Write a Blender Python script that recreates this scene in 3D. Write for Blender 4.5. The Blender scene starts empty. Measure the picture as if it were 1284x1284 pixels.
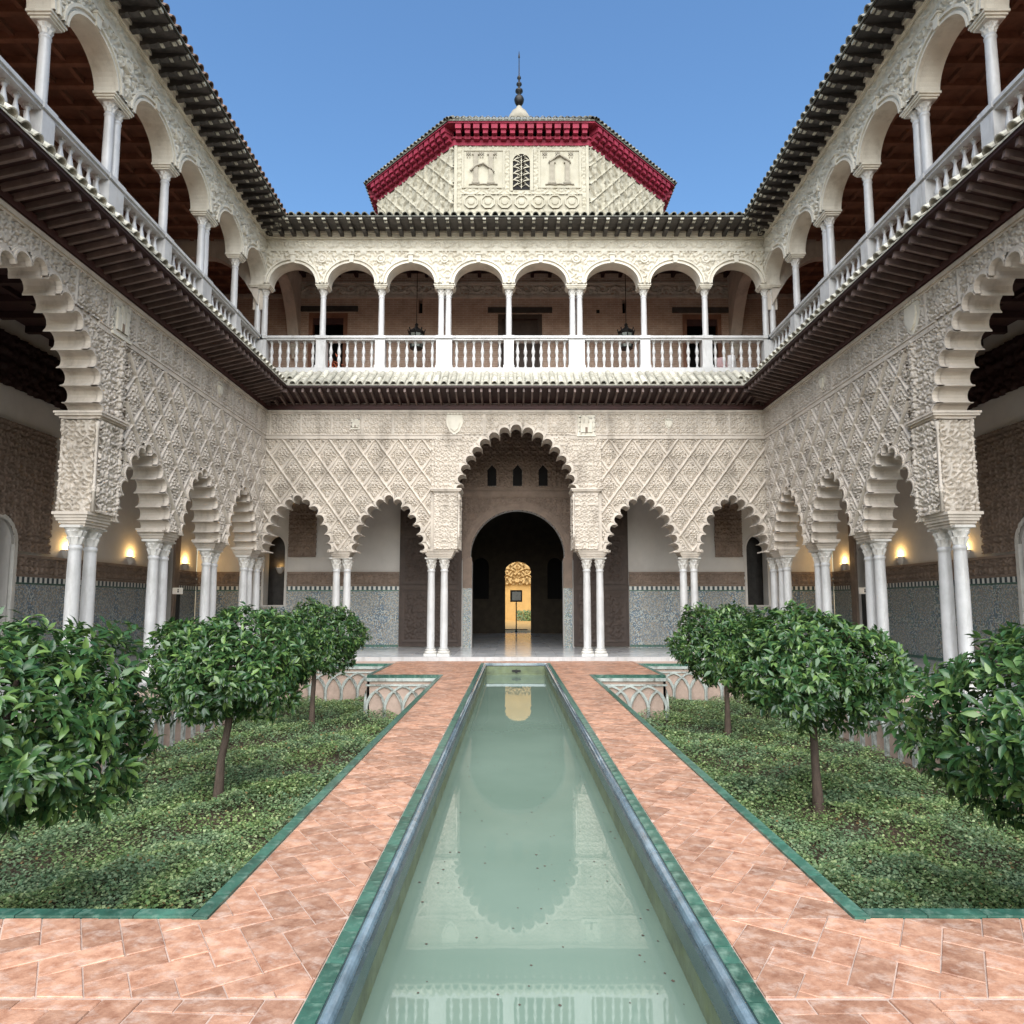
import bpy, math, random
import numpy as np
from mathutils import Matrix, Vector, Euler
from mathutils.geometry import delaunay_2d_cdt
R = math.radians
rnd = random.Random(7)
rng = np.random.default_rng(7)
SC = bpy.context.scene
COL = SC.collection

# ------------------------------------------------------------------ camera, sky, sun, exposure
F_PX, PITCH = 850.0, R(5.5)
cam_d = bpy.data.cameras.new('camera')
cam = bpy.data.objects.new('camera', cam_d); COL.objects.link(cam)
cam_d.sensor_width = 36; cam_d.lens = 36 * F_PX / 1284
cam_d.shift_y = (115 - F_PX * math.tan(PITCH)) / 1284
cam_d.clip_start = .05; cam_d.clip_end = 600
cam.location = (-.1, 0, 1.65); cam.rotation_euler = (R(90) + PITCH, 0, 0)
SC.camera = cam
SUN_EL, SUN_AZ = R(43), R(0)            # azimuth of the sun behind the camera, a little to its left
w = bpy.data.worlds.new('World'); SC.world = w; w.use_nodes = True
nt = w.node_tree; nt.nodes.clear()
o_ = nt.nodes.new('ShaderNodeOutputWorld'); bg = nt.nodes.new('ShaderNodeBackground'); sk = nt.nodes.new('ShaderNodeTexSky')
sk.sky_type = 'NISHITA'; sk.sun_disc = False; sk.sun_elevation = SUN_EL; sk.sun_rotation = R(180) - SUN_AZ
sk.altitude = 1000; sk.air_density = 2.0; sk.dust_density = 0; sk.ozone_density = 10
bg.inputs[1].default_value = .102
nt.links.new(sk.outputs[0], bg.inputs[0]); nt.links.new(bg.outputs[0], o_.inputs[0])
sun_d = bpy.data.lights.new('sun', 'SUN'); sun = bpy.data.objects.new('sun', sun_d); COL.objects.link(sun)
sun_d.energy = 5.0; sun_d.angle = R(85); sun_d.color = (1, .965, .905)
sdir = Vector((math.sin(SUN_AZ) * math.cos(SUN_EL), -math.cos(SUN_AZ) * math.cos(SUN_EL), math.sin(SUN_EL)))
sun.rotation_euler = sdir.to_track_quat('Z', 'Y').to_euler()
sun.location = sdir * 60
SC.view_settings.view_transform = 'Standard'; SC.view_settings.look = 'None'
SC.view_settings.gamma = 1; SC.view_settings.exposure = .95
SC.render.engine = 'CYCLES'
SC.cycles.max_bounces = 8; SC.cycles.diffuse_bounces = 4; SC.cycles.glossy_bounces = 4; SC.cycles.transparent_max_bounces = 6
SC.cycles.use_denoising = True

# ------------------------------------------------------------------ materials
MATS = {}
def nodes_of(name):
    m = bpy.data.materials.new(name); m.use_nodes = True
    t = m.node_tree; t.nodes.clear()
    out = t.nodes.new('ShaderNodeOutputMaterial'); b = t.nodes.new('ShaderNodeBsdfPrincipled')
    t.links.new(b.outputs[0], out.inputs[0]); MATS[name] = m
    return m, t, b, out
def N(t, typ, **kw):
    n = t.nodes.new(typ)
    for k, v in kw.items():
        if k.startswith('i_'):
            key = k[2:]; key = int(key) if key.isdigit() else key.replace('_', ' ')
            n.inputs[key].default_value = v
        else: setattr(n, k, v)
    return n
def L(t, a, b): t.links.new(a, b)
def math_n(t, op, a, b=None):
    n = t.nodes.new('ShaderNodeMath'); n.operation = op
    for i, v in enumerate((a, b)):
        if v is None: continue
        if isinstance(v, (int, float)): n.inputs[i].default_value = v
        else: t.links.new(v, n.inputs[i])
    return n.outputs[0]
def coords(t):
    tc = N(t, 'ShaderNodeTexCoord'); oi = N(t, 'ShaderNodeObjectInfo')
    add = N(t, 'ShaderNodeVectorMath', operation='MULTIPLY_ADD')
    cmb = N(t, 'ShaderNodeCombineXYZ')
    for i in range(3): L(t, oi.outputs['Random'], cmb.inputs[i])
    L(t, cmb.outputs[0], add.inputs[0]); add.inputs[1].default_value = (37, 91, 53); L(t, tc.outputs['Object'], add.inputs[2])
    return tc, oi, add.outputs[0]
def ramp(t, fac, stops, interp='LINEAR'):
    r = N(t, 'ShaderNodeValToRGB'); r.color_ramp.interpolation = interp
    e = r.color_ramp.elements
    while len(e) < len(stops): e.new(.5)
    for k, (p, c) in enumerate(stops): e[k].position = p; e[k].color = (*c, 1)
    L(t, fac, r.inputs[0]); return r.outputs[0]
def mixc(t, fac, a, b, mode='MIX'):
    m = N(t, 'ShaderNodeMix', data_type='RGBA', blend_type=mode)
    if isinstance(fac, (int, float)): m.inputs[0].default_value = fac
    else: L(t, fac, m.inputs[0])
    for i, v in ((6, a), (7, b)):
        if isinstance(v, tuple): m.inputs[i].default_value = (*v, 1)
        else: L(t, v, m.inputs[i])
    return m.outputs[2]
def bumpn(t, b, h, strength, dist):
    n = N(t, 'ShaderNodeBump', i_Strength=strength, i_Distance=dist); L(t, h, n.inputs['Height']); L(t, n.outputs[0], b.inputs['Normal'])
def sc3(c, k): return tuple(min(1, x * k) for x in c)
def mat(name, col, rough=.8, var=.18, vs=3, bump=.25, bs=45, bd=.01, metal=0, col2=None, rvar=0., spec=.4, coat=0, grime=None, stretch=None):
    m, t, b, out = nodes_of(name)
    tc, oi, co = coords(t)
    if stretch:
        mp = N(t, 'ShaderNodeMapping'); mp.inputs['Scale'].default_value = stretch; L(t, co, mp.inputs[0]); co = mp.outputs[0]
    n1 = N(t, 'ShaderNodeTexNoise', i_Scale=vs, i_Detail=6, i_Roughness=.65); L(t, co, n1.inputs[0])
    c = ramp(t, n1.outputs[0], [(.3, sc3(col, 1 - var)), (.7, col2 or sc3(col, 1 + var))])
    if rvar:
        h = N(t, 'ShaderNodeHueSaturation'); v = math_n(t, 'MULTIPLY_ADD', oi.outputs['Random'], rvar * 2); v.node.inputs[2].default_value = 1 - rvar
        L(t, v, h.inputs['Value']); L(t, c, h.inputs['Color']); c = h.outputs[0]
    if grime:
        gc, amt, gs = grime
        mp = N(t, 'ShaderNodeMapping'); mp.inputs['Scale'].default_value = gs; L(t, tc.outputs['Object'], mp.inputs[0])
        n2 = N(t, 'ShaderNodeTexNoise', i_Scale=1, i_Detail=8, i_Roughness=.7); L(t, mp.outputs[0], n2.inputs[0])
        f = ramp(t, n2.outputs[0], [(.5, (0, 0, 0)), (.72, (amt,) * 3)])
        c = mixc(t, f, c, gc)
    L(t, c, b.inputs['Base Color'])
    b.inputs['Roughness'].default_value = rough; b.inputs['Metallic'].default_value = metal
    b.inputs['Specular IOR Level'].default_value = spec; b.inputs['Coat Weight'].default_value = coat
    if bump:
        n3 = N(t, 'ShaderNodeTexNoise', i_Scale=bs, i_Detail=5); L(t, co, n3.inputs[0]); bumpn(t, b, n3.outputs[0], bump, bd)
    return m
GR = (.16, .13, .10)
mat('stucco', (.525, .465, .395), .85, .14, 1.7, .5, 70, .012, grime=(GR, .55, (2.2, 2.2, .7)), spec=.25)
mat('stucco_pale', (.64, .595, .50), .85, .12, 1.5, .4, 60, .01, grime=((.25, .2, .13), .5, (2, 2, .6)), spec=.25)
mat('stucco_tower', (.37, .345, .27), .85, .14, 1.4, .4, 30, .02, grime=((.28, .25, .17), .6, (2, 2, .8)), spec=.25)
mat('relief_grey', (.25, .225, .175), .85, .2, 4, .4, 40, .01)
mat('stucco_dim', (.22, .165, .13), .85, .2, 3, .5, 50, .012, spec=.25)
mat('marble', (.46, .452, .44), .38, .13, 2.2, .06, 30, .004, grime=((.27, .255, .235), .75, (6, 6, 1.1)), spec=.5)
mat('marble_old', (.54, .52, .48), .5, .15, 3, .2, 40, .006, grime=((.3, .26, .21), .6, (6, 6, 1.5)))
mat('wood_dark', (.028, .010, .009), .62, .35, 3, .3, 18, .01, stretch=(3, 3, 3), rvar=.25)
mat('wood_rafter', (.115, .08, .07), .65, .35, 3, .3, 18, .01, rvar=.25)
mat('wood_red', (.05, .017, .015), .6, .3, 3, .3, 18, .01)
mat('wood_brown', (.20, .092, .055), .65, .3, 3, .3, 20, .01, rvar=.2)
mat('wood_black', (.05, .043, .038), .55, .4, 5, .3, 25, .01, rvar=.35)
mat('door_wood', (.05, .033, .025), .65, .3, 4, .4, 25, .01)
mat('tile_pale', (.42, .40, .33), .7, .3, 7, .4, 40, .01, rvar=.3, grime=((.13, .13, .09), .8, (9, 9, 9)))
mat('tile_dark', (.15, .145, .115), .6, .45, 9, .4, 40, .01, rvar=.45, grime=((.05, .055, .04), .8, (9, 9, 9)))
mat('tile_brown', (.16, .10, .07), .65, .4, 9, .4, 40, .01, rvar=.4)
mat('red_paint', (.23, .015, .038), .75, .35, 3, .3, 30, .01, grime=((.10, .03, .03), .6, (3, 3, 3)))
mat('plaster', (.52, .49, .455), .85, .07, 1.2, .15, 25, .01, spec=.2, grime=((.36, .33, .3), .35, (1, 1, .6)))
mat('terracotta', (.31, .132, .075), .5, .3, 11, .35, 60, .006, col2=(.46, .262, .172), rvar=.26, grime=((.52, .41, .34), .75, (7, 10, 7)))
mat('mortar', (.42, .31, .25), .85, .15, 8, .3, 60, .01)
mat('green_glaze', (.03, .095, .068), .28, .4, 9, .1, 20, .004, rvar=.25, spec=.6, grime=((.22, .32, .25), .6, (14, 14, 14)))
mat('sky_sheen_glaze', (.13, .185, .22), .12, .45, 6, .08, 12, .004, rvar=.15, spec=.9, coat=.6)  # dark coping glaze with the sky's blue reflection put into its colour
mat('dark_glaze', (.028, .05, .055), .25, .4, 6, .1, 20, .004, spec=.7)
mat('pool_wall', (.12, .145, .085), .7, .35, 5, .3, 30, .01, grime=((.13, .15, .05), .7, (3, 3, 6)))
mat('soil', (.075, .052, .034), .95, .4, 8, .8, 40, .03)
mat('bark', (.085, .06, .045), .9, .35, 20, .8, 45, .01, stretch=(1, 1, .3))
mat('iron', (.018, .017, .016), .5, .3, 10, .1, 40, .004, metal=.6)
mat('glass_dim', (.13, .14, .12), .2, .2, 4, 0)
mat('ochre', (.42, .245, .075), .8, .12, 1.2, .3, 20, .01)
mat('ochre_carved', (.40, .255, .10), .8, .3, 9, .8, 16, .04)
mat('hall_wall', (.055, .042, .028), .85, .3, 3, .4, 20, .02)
mat('void', (.006, .005, .005), .9, .1, 3, 0)  # near-black colour stands in for the unlit dark behind openings
mat('garden_plaster', (.40, .43, .395), .85, .2, 5, .6, 35, .012, grime=((.075, .07, .055), 1.0, (4, 4, 2.2)))
mat('white_sign', (.78, .77, .74), .5, .03, 3, 0)
mat('black_ink', (.02, .02, .02), .6, .03, 3, 0)
mat('cloth_pink', (.55, .36, .36), .9, .1, 6, .2, 60, .005)
mat('cloth_white', (.72, .70, .68), .9, .06, 6, .2, 60, .005)
mat('flower_red', (.60, .16, .07), .7, .25, 20, 0)
mat('clay', (.33, .12, .06), .8, .2, 6, .2, 30, .01)
def floor_marble():
    m, t, b, out = nodes_of('floor_marble'); tc, oi, co = coords(t)
    br = N(t, 'ShaderNodeTexBrick', i_Scale=1.6); br.offset = 0
    br.inputs['Color1'].default_value = (.60, .60, .59, 1); br.inputs['Color2'].default_value = (.40, .42, .44, 1); br.inputs['Mortar'].default_value = (.35, .33, .3, 1)
    br.inputs['Mortar Size'].default_value = .008; br.inputs['Brick Width'].default_value = 1.; br.inputs['Row Height'].default_value = 1.
    L(t, tc.outputs['Object'], br.inputs[0])
    n1 = N(t, 'ShaderNodeTexNoise', i_Scale=2.5, i_Detail=7); L(t, co, n1.inputs[0])
    c = mixc(t, .35, br.outputs[0], ramp(t, n1.outputs[0], [(.35, (.35, .35, .35)), (.65, (.75, .74, .72))]))
    L(t, c, b.inputs['Base Color']); b.inputs['Roughness'].default_value = .16
floor_marble()
def azulejo(name, freq, hue):
    m, t, b, out = nodes_of(name); tc = N(t, 'ShaderNodeTexCoord')
    sp = N(t, 'ShaderNodeSeparateXYZ'); L(t, tc.outputs['Object'], sp.inputs[0])
    s = math_n(t, 'ADD', sp.outputs[0], sp.outputs[1]); z = sp.outputs[2]
    cm = N(t, 'ShaderNodeCombineXYZ'); L(t, s, cm.inputs[0]); L(t, z, cm.inputs[1])
    v = N(t, 'ShaderNodeTexVoronoi', voronoi_dimensions='2D', i_Scale=freq, i_Randomness=.35); L(t, cm.outputs[0], v.inputs[0])
    sr = N(t, 'ShaderNodeSeparateColor'); L(t, v.outputs['Color'], sr.inputs[0])
    blue, wht, och, grn, blk = (.05, .095, .16), (.50, .50, .45), (.36, .22, .09), (.06, .16, .12), (.03, .035, .04)
    c1 = ramp(t, sr.outputs[0], [(0, blue), (.3, wht), (.52, sc3(blue, 1.6) if hue else grn), (.68, wht), (.8, och), (.92, blk)], 'CONSTANT')
    # star medallions: rings round the points of a 1.15 m grid
    fs = math_n(t, 'SUBTRACT', math_n(t, 'FRACT', math_n(t, 'DIVIDE', s, 1.15)), .5)
    fz = math_n(t, 'SUBTRACT', math_n(t, 'FRACT', math_n(t, 'DIVIDE', z, 1.15)), .5)
    rr = math_n(t, 'SQRT', math_n(t, 'ADD', math_n(t, 'MULTIPLY', fs, fs), math_n(t, 'MULTIPLY', fz, fz)))
    th = math_n(t, 'ARCTAN2', fz, fs)
    star = math_n(t, 'MULTIPLY', math_n(t, 'SINE', math_n(t, 'MULTIPLY', th, 16.0)), .3)
    ring = math_n(t, 'SINE', math_n(t, 'ADD', math_n(t, 'MULTIPLY', rr, 62.0), math_n(t, 'MULTIPLY', star, 5.0)))
    c2 = ramp(t, math_n(t, 'MULTIPLY_ADD', ring, .5), [(0, blue), (.5, wht), (.8, och)], 'LINEAR')
    inside = math_n(t, 'LESS_THAN', rr, .43)
    c = mixc(t, math_n(t, 'MULTIPLY', inside, .45), c1, c2)
    c = mixc(t, .38, c, (.22, .255, .255))
    L(t, c, b.inputs['Base Color']); b.inputs['Roughness'].default_value = .3
    bumpn(t, b, v.outputs['Distance'], .15, .004)
azulejo('azulejo', 30, True); azulejo('azulejo_grey', 34, False)
def checker_band():
    m, t, b, out = nodes_of('crest_tile'); tc = N(t, 'ShaderNodeTexCoord'); sp = N(t, 'ShaderNodeSeparateXYZ'); L(t, tc.outputs['Object'], sp.inputs[0])
    s = math_n(t, 'FRACT', math_n(t, 'DIVIDE', math_n(t, 'ADD', sp.outputs[0], sp.outputs[1]), .17))
    c = ramp(t, s, [(0, (.03, .05, .06)), (.5, (.62, .61, .56))], 'CONSTANT')
    L(t, c, b.inputs['Base Color']); b.inputs['Roughness'].default_value = .35
checker_band()
def brick_mat():
    m, t, b, out = nodes_of('brick'); tc, oi, co = coords(t); sp = N(t, 'ShaderNodeSeparateXYZ'); L(t, tc.outputs['Object'], sp.inputs[0])
    cm = N(t, 'ShaderNodeCombineXYZ'); L(t, math_n(t, 'ADD', sp.outputs[0], sp.outputs[1]), cm.inputs[0]); L(t, sp.outputs[2], cm.inputs[1])
    nz = N(t, 'ShaderNodeTexNoise', i_Scale=3, i_Detail=3); L(t, cm.outputs[0], nz.inputs[0])
    br = N(t, 'ShaderNodeTexBrick', i_Scale=1.0); L(t, cm.outputs[0], br.inputs[0])
    br.inputs['Brick Width'].default_value = .29; br.inputs['Row Height'].default_value = .085; br.inputs['Mortar Size'].default_value = .012
    br.inputs['Color1'].default_value = (.46, .29, .22, 1); br.inputs['Color2'].default_value = (.34, .22, .17, 1); br.inputs['Mortar'].default_value = (.55, .46, .39, 1)
    c = mixc(t, .5, br.outputs[0], ramp(t, nz.outputs[0], [(.3, (.32, .22, .16)), (.7, (.52, .40, .31))]))
    L(t, c, b.inputs['Base Color']); b.inputs['Roughness'].default_value = .9
    bumpn(t, b, br.outputs['Fac'], .5, -.012)
brick_mat()
def leafmat(name, ca, cb, cc, rough, transl):
    m, t, b, out = nodes_of(name); g = N(t, 'ShaderNodeNewGeometry'); oi = N(t, 'ShaderNodeObjectInfo')
    f = math_n(t, 'FRACT', math_n(t, 'ADD', g.outputs['Random Per Island'], oi.outputs['Random']))
    c = ramp(t, f, [(0, ca), (.55, cb), (.93, cc), (1, sc3(cc, 1.4))])
    if name == 'cover_leaf':
        tc = N(t, 'ShaderNodeTexCoord'); n1 = N(t, 'ShaderNodeTexNoise', i_Scale=1.3, i_Detail=4); L(t, tc.outputs['Object'], n1.inputs[0])
        c = mixc(t, ramp(t, n1.outputs[0], [(.42, (0, 0, 0)), (.6, (.75,) * 3)]), c, mixc(t, f, (.08, .16, .085), (.22, .30, .18)))
        n2 = N(t, 'ShaderNodeTexNoise', i_Scale=.9, i_Detail=3); L(t, tc.outputs['Object'], n2.inputs[0])
        dead = math_n(t, 'GREATER_THAN', math_n(t, 'FRACT', math_n(t, 'MULTIPLY', f, 7.31)), .98)
        c = mixc(t, dead, c, (.24, .15, .06))
    L(t, c, b.inputs['Base Color']); b.inputs['Roughness'].default_value = rough; b.inputs['Specular IOR Level'].default_value = .5
    tr = N(t, 'ShaderNodeBsdfTranslucent'); L(t, c, tr.inputs[0]); mx = N(t, 'ShaderNodeMixShader', i_0=transl)
    L(t, b.outputs[0], mx.inputs[1]); L(t, tr.outputs[0], mx.inputs[2]); L(t, mx.outputs[0], out.inputs[0])
leafmat('leaf', (.020, .056, .018), (.040, .095, .027), (.11, .18, .045), .3, .18)
leafmat('cover_leaf', (.085, .165, .055), (.18, .275, .088), (.36, .43, .19), .55, .25)
def water():
    m, t, b, out = nodes_of('water'); tc = N(t, 'ShaderNodeTexCoord')
    n1 = N(t, 'ShaderNodeTexNoise', i_Scale=3.2, i_Detail=2); L(t, tc.outputs['Object'], n1.inputs[0])
    n2 = N(t, 'ShaderNodeTexNoise', i_Scale=.8, i_Detail=4); L(t, tc.outputs['Object'], n2.inputs[0])
    c = ramp(t, n2.outputs[0], [(.3, (.155, .22, .17)), (.7, (.19, .26, .205))])
    L(t, c, b.inputs['Base Color']); b.inputs['Roughness'].default_value = .75; b.inputs['Specular IOR Level'].default_value = 0
    gl = N(t, 'ShaderNodeBsdfGlossy', i_Roughness=.015); fr = N(t, 'ShaderNodeFresnel', i_IOR=2.1)
    bp = N(t, 'ShaderNodeBump', i_Strength=.008, i_Distance=.04); L(t, n1.outputs[0], bp.inputs['Height'])
    L(t, bp.outputs[0], gl.inputs['Normal']); L(t, bp.outputs[0], fr.inputs['Normal'])
    mx = N(t, 'ShaderNodeMixShader'); L(t, fr.outputs[0], mx.inputs[0]); L(t, b.outputs[0], mx.inputs[1]); L(t, gl.outputs[0], mx.inputs[2])
    L(t, mx.outputs[0], out.inputs[0])
water()
def emit(name, col, s):
    m, t, b, out = nodes_of(name); b.inputs['Base Color'].default_value = (*col, 1)
    b.inputs['Emission Color'].default_value = (*col, 1); b.inputs['Emission Strength'].default_value = s
emit('lamp_glow', (1, .66, .25), 6)

# ------------------------------------------------------------------ objects and mesh helpers
WM = {}
I4 = Matrix.Identity(4)
def add(name, mesh, parent=None, mw=None, kind=None):
    o = bpy.data.objects.new(name, mesh); COL.objects.link(o)
    mw = mw or I4
    WM[o.name] = mw
    if parent is not None:
        o.parent = parent; o.matrix_parent_inverse = WM[parent.name].inverted()
    o.matrix_basis = mw
    if kind: o['kind'] = kind
    return o
def thing(name, label, cat, loc=(0, 0, 0), group=None):
    o = add(name, None, None, Matrix.Translation(loc)); o.empty_display_size = .2
    tag(o, label, cat, group); return o
def tag(o, label, cat, group=None):
    o['label'] = label; o['category'] = cat
    if group: o['group'] = group
def T(x, y, z, rz=0, s=None):
    m = Matrix.Translation((x, y, z)) @ Matrix.Rotation(rz, 4, 'Z')
    if s: m = m @ Matrix.Diagonal((*s, 1))
    return m
class MB:
    def __init__(s): s.v = []; s.f = []; s.sm = []
    def face_block(s, vs, fs, smooth=False):
        n = len(s.v); s.v += [tuple(p) for p in vs]
        for f in fs: s.f.append([n + i for i in f]); s.sm.append(smooth)
    def box(s, a0, a1, b0, b1, c0, c1):
        s.face_block([(a0, b0, c0), (a1, b0, c0), (a1, b1, c0), (a0, b1, c0), (a0, b0, c1), (a1, b0, c1), (a1, b1, c1), (a0, b1, c1)],
                     [(3, 2, 1, 0), (4, 5, 6, 7), (0, 1, 5, 4), (1, 2, 6, 5), (2, 3, 7, 6), (3, 0, 4, 7)]); return s
    def prism(s, poly, d0, d1):                   # polygon of (u, z), extruded along d
        n = len(poly)
        s.face_block([(p[0], d0, p[1]) for p in poly] + [(p[0], d1, p[1]) for p in poly],
                     [list(range(n)), list(range(2 * n - 1, n - 1, -1))] + [(i, i + n, (i + 1) % n + n, (i + 1) % n) for i in range(n)]); return s
    def wall(s, poly, d0, d1):                    # the same for long lobed outlines
        n = len(poly)
        vo, eo, fo, _a, _b, _c = delaunay_2d_cdt([Vector(p) for p in poly], [(i, (i + 1) % n) for i in range(n)], [], 1, 1e-5)
        for d in (d0, d1): s.face_block([(p.x, d, p.y) for p in vo], fo)
        s.face_block([(p[0], d0, p[1]) for p in poly] + [(p[0], d1, p[1]) for p in poly], [(i, i + n, (i + 1) % n + n, (i + 1) % n) for i in range(n)]); return s
    def strip(s, rows, close=False, smooth=False, cyc=False):  # rows of points
        m = len(rows[0]); n = len(rows); vs = [p for r in rows for p in r]; fs = []
        for i in range(n if cyc else n - 1):
            j = (i + 1) % n
            for k in range(m if close else m - 1):
                k2 = (k + 1) % m
                fs.append((i * m + k, i * m + k2, j * m + k2, j * m + k))
        s.face_block(vs, fs, smooth); return s
    def lathe(s, prof, seg=16, cx=0, cy=0, cz=0, smooth=True, mod=None):
        rows = []
        for (r, z) in prof:
            rows.append([(cx + r * math.cos(2 * math.pi * k / seg), cy + r * math.sin(2 * math.pi * k / seg), cz + z) for k in range(seg)])
        s.strip(rows, close=True, smooth=smooth)
        n = len(s.v); s.f.append([n - seg + k for k in range(seg)]); s.sm.append(False)
        s.f.append([n - seg * len(prof) + k for k in range(seg)][::-1]); s.sm.append(False); return s
    def tube(s, pts, rad, seg=8, smooth=True):
        rows = []
        for i, p in enumerate(pts):
            p = Vector(p); a = Vector(pts[max(i - 1, 0)]); b = Vector(pts[min(i + 1, len(pts) - 1)])
            d = (b - a).normalized(); x = d.orthogonal().normalized() if abs(d.z) < .9 else Vector((1, 0, 0)).cross(d).normalized(); y = d.cross(x)
            r = rad[i] if isinstance(rad, (list, tuple)) else rad
            rows.append([tuple(p + x * r * math.cos(2 * math.pi * k / seg) + y * r * math.sin(2 * math.pi * k / seg)) for k in range(seg)])
        s.strip(rows, close=True, smooth=smooth); n = len(s.v)
        s.f.append([n - seg + k for k in range(seg)]); s.sm.append(False); return s
    def mesh(s, name, m, fn=None):
        me = bpy.data.meshes.new(name)
        vs = [fn(*p) for p in s.v] if fn else s.v
        me.from_pydata(vs, [], s.f); me.materials.append(MATS[m])
        if any(s.sm): me.polygons.foreach_set('use_smooth', s.sm)
        me.update(); return me
def fastmesh(name, m, V, Fq, smooth=True):
    me = bpy.data.meshes.new(name); k = Fq.shape[1]
    me.vertices.add(len(V)); me.vertices.foreach_set('co', np.ascontiguousarray(V, dtype=np.float32).ravel())
    me.loops.add(Fq.size); me.loops.foreach_set('vertex_index', Fq.astype(np.int32).ravel())
    me.polygons.add(len(Fq)); me.polygons.foreach_set('loop_start', np.arange(0, Fq.size, k, dtype=np.int32))
    me.polygons.foreach_set('loop_total', np.full(len(Fq), k, dtype=np.int32))
    me.update(calc_edges=True)
    if smooth: me.polygons.foreach_set('use_smooth', np.ones(len(Fq), dtype=bool))
    me.materials.append(MATS[m]); return me
def inpoly(X, Z, poly):
    c = np.zeros(X.shape, bool); n = len(poly)
    for i in range(n):
        x1, z1 = poly[i]; x2, z2 = poly[(i + 1) % n]
        if z1 == z2: continue
        c ^= ((z1 > Z) != (z2 > Z)) & (X < (x2 - x1) * (Z - z1) / (z2 - z1) + x1)
    return c
def relief(name, m, s0, s1, t0, t1, res, func, place, holes=(), parent=None):
    ns = max(2, int((s1 - s0) / res)); ntt = max(2, int((t1 - t0) / res))
    S, Tt = np.meshgrid(np.linspace(s0, s1, ns + 1), np.linspace(t0, t1, ntt + 1), indexing='ij')
    H = func(S, Tt)
    V = np.stack(place(S, Tt, H), -1).reshape(-1, 3)
    idx = np.arange((ns + 1) * (ntt + 1)).reshape(ns + 1, ntt + 1)
    Fq = np.stack([idx[:-1, :-1], idx[1:, :-1], idx[1:, 1:], idx[:-1, 1:]], -1).reshape(-1, 4)
    if holes:
        cs = ((S[:-1, :-1] + S[1:, 1:]) / 2).ravel(); ct = ((Tt[:-1, :-1] + Tt[1:, 1:]) / 2).ravel()
        keep = np.ones(len(cs), bool)
        for h in holes: keep &= ~inpoly(cs, ct, h)
        Fq = Fq[keep]; used, inv = np.unique(Fq, return_inverse=True); V = V[used]; Fq = inv.reshape(-1, 4)
    return add(name, fastmesh(name, m, V, Fq), parent)
def smooth(a, b, x):
    t = np.clip((x - a) / (b - a), 0, 1); return t * t * (3 - 2 * t)
def sebka(direction, w=.72, h=.99, z0=6.72, k=2.0):
    def f(S, Z):
        p = S / w + (Z - z0) / h; q = S / w - (Z - z0) / h
        a = p - np.floor(p) - .5; b = q - np.floor(q) - .5
        X = np.abs(a + b) * .5; Y = (a - b) * .5
        if direction < 0: a, b = b, a
        wob = .02 * np.sin(14 * Y + 3)
        d1 = .5 - np.abs(a) + wob * .5; d2 = .5 - np.abs(b) + wob
        rib1 = smooth(.058, .038, d1); rib2 = smooth(.052, .03, d2) * .85
        g1 = smooth(.0, .02, np.abs(d1 - .105) - .012); g2 = smooth(0, .02, np.abs(d2 - .095) - .012)
        m = np.zeros_like(X)
        def leaf(cx, cy, rx, ry, an, hh):
            nonlocal m
            ca, sa = math.cos(an), math.sin(an); dx = X - cx; dy = (Y - cy) * (h / w)
            e = ((dx * ca + dy * sa) / rx) ** 2 + ((-dx * sa + dy * ca) / ry) ** 2
            m = np.maximum(m, hh * np.sqrt(np.clip(1 - e, 0, 1)) ** .5)
        leaf(0, -.03, .075, .085, 0, 1.0); leaf(0, .085, .05, .06, 0, .8)
        leaf(.125, .085, .035, .10, -.9, .95); leaf(.165, -.01, .045, .085, .5, .9); leaf(.10, -.115, .04, .10, .6, .9)
        leaf(.0, -.19, .045, .08, 0, .8); leaf(.05, .185, .03, .085, -.5, .85); leaf(.0, .30, .045, .08, 0, .75)
        leaf(.05, -.275, .03, .07, .5, .7); leaf(.235, .02, .035, .05, 0, .75); leaf(.0, -.37, .03, .06, 0, .7); leaf(.285, -.045, .03, .035, 0, .6)
        fa, fb_ = X * 44 + 1.6 + 1.5 * np.sin(Y * 40), Y * 52 + 1.5 * np.sin(X * 36 + 1)
        fill = smooth(-.02, .16, np.sin(fa) * np.sin(fb_) + .5 * np.sin(1.7 * fa - fb_)) * smooth(.09, .14, np.minimum(d1, d2))
        m = np.maximum(m * (.45 + .55 * smooth(-.5, -.2, np.sin(fa) * np.sin(fb_))), .78 * fill)
        m *= g1 * g2
        hole = smooth(.035, .018, np.sqrt(X ** 2 + ((Y + .03) * 1.37) ** 2))
        m = m * (1 - .8 * hole)
        rag = .10 * np.sin(S * 61 + 2 * np.sin(Z * 47)) * np.sin(Z * 57 + 2 * np.sin(S * 43))
        return k * (np.maximum(np.maximum(.055 * m * (1 + rag), .056 * rib1), .05 * rib2) - .012)
    return f
def arab(k, amp, soft=.35, ph=0.0):
    soft *= .6; amp *= 1.3; P = 2 * math.pi / k * 3.2
    def f(S, Z):
        S = np.abs(np.mod(S + .3 * P, P) - P / 2); Z = np.abs(np.mod(Z + .1 * P, P * 1.4) - P * .7)
        a = S * k + 1.3 * np.sin(Z * k * .83 + ph); b = Z * k + 1.3 * np.sin(S * k * .79 + 1 + ph)
        v = np.sin(a) * np.sin(b) + .45 * np.sin(2.1 * a + b) * np.sin(1.9 * b - .6 * a)
        return amp * (smooth(-soft, soft, v) - .5)
    return f
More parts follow.
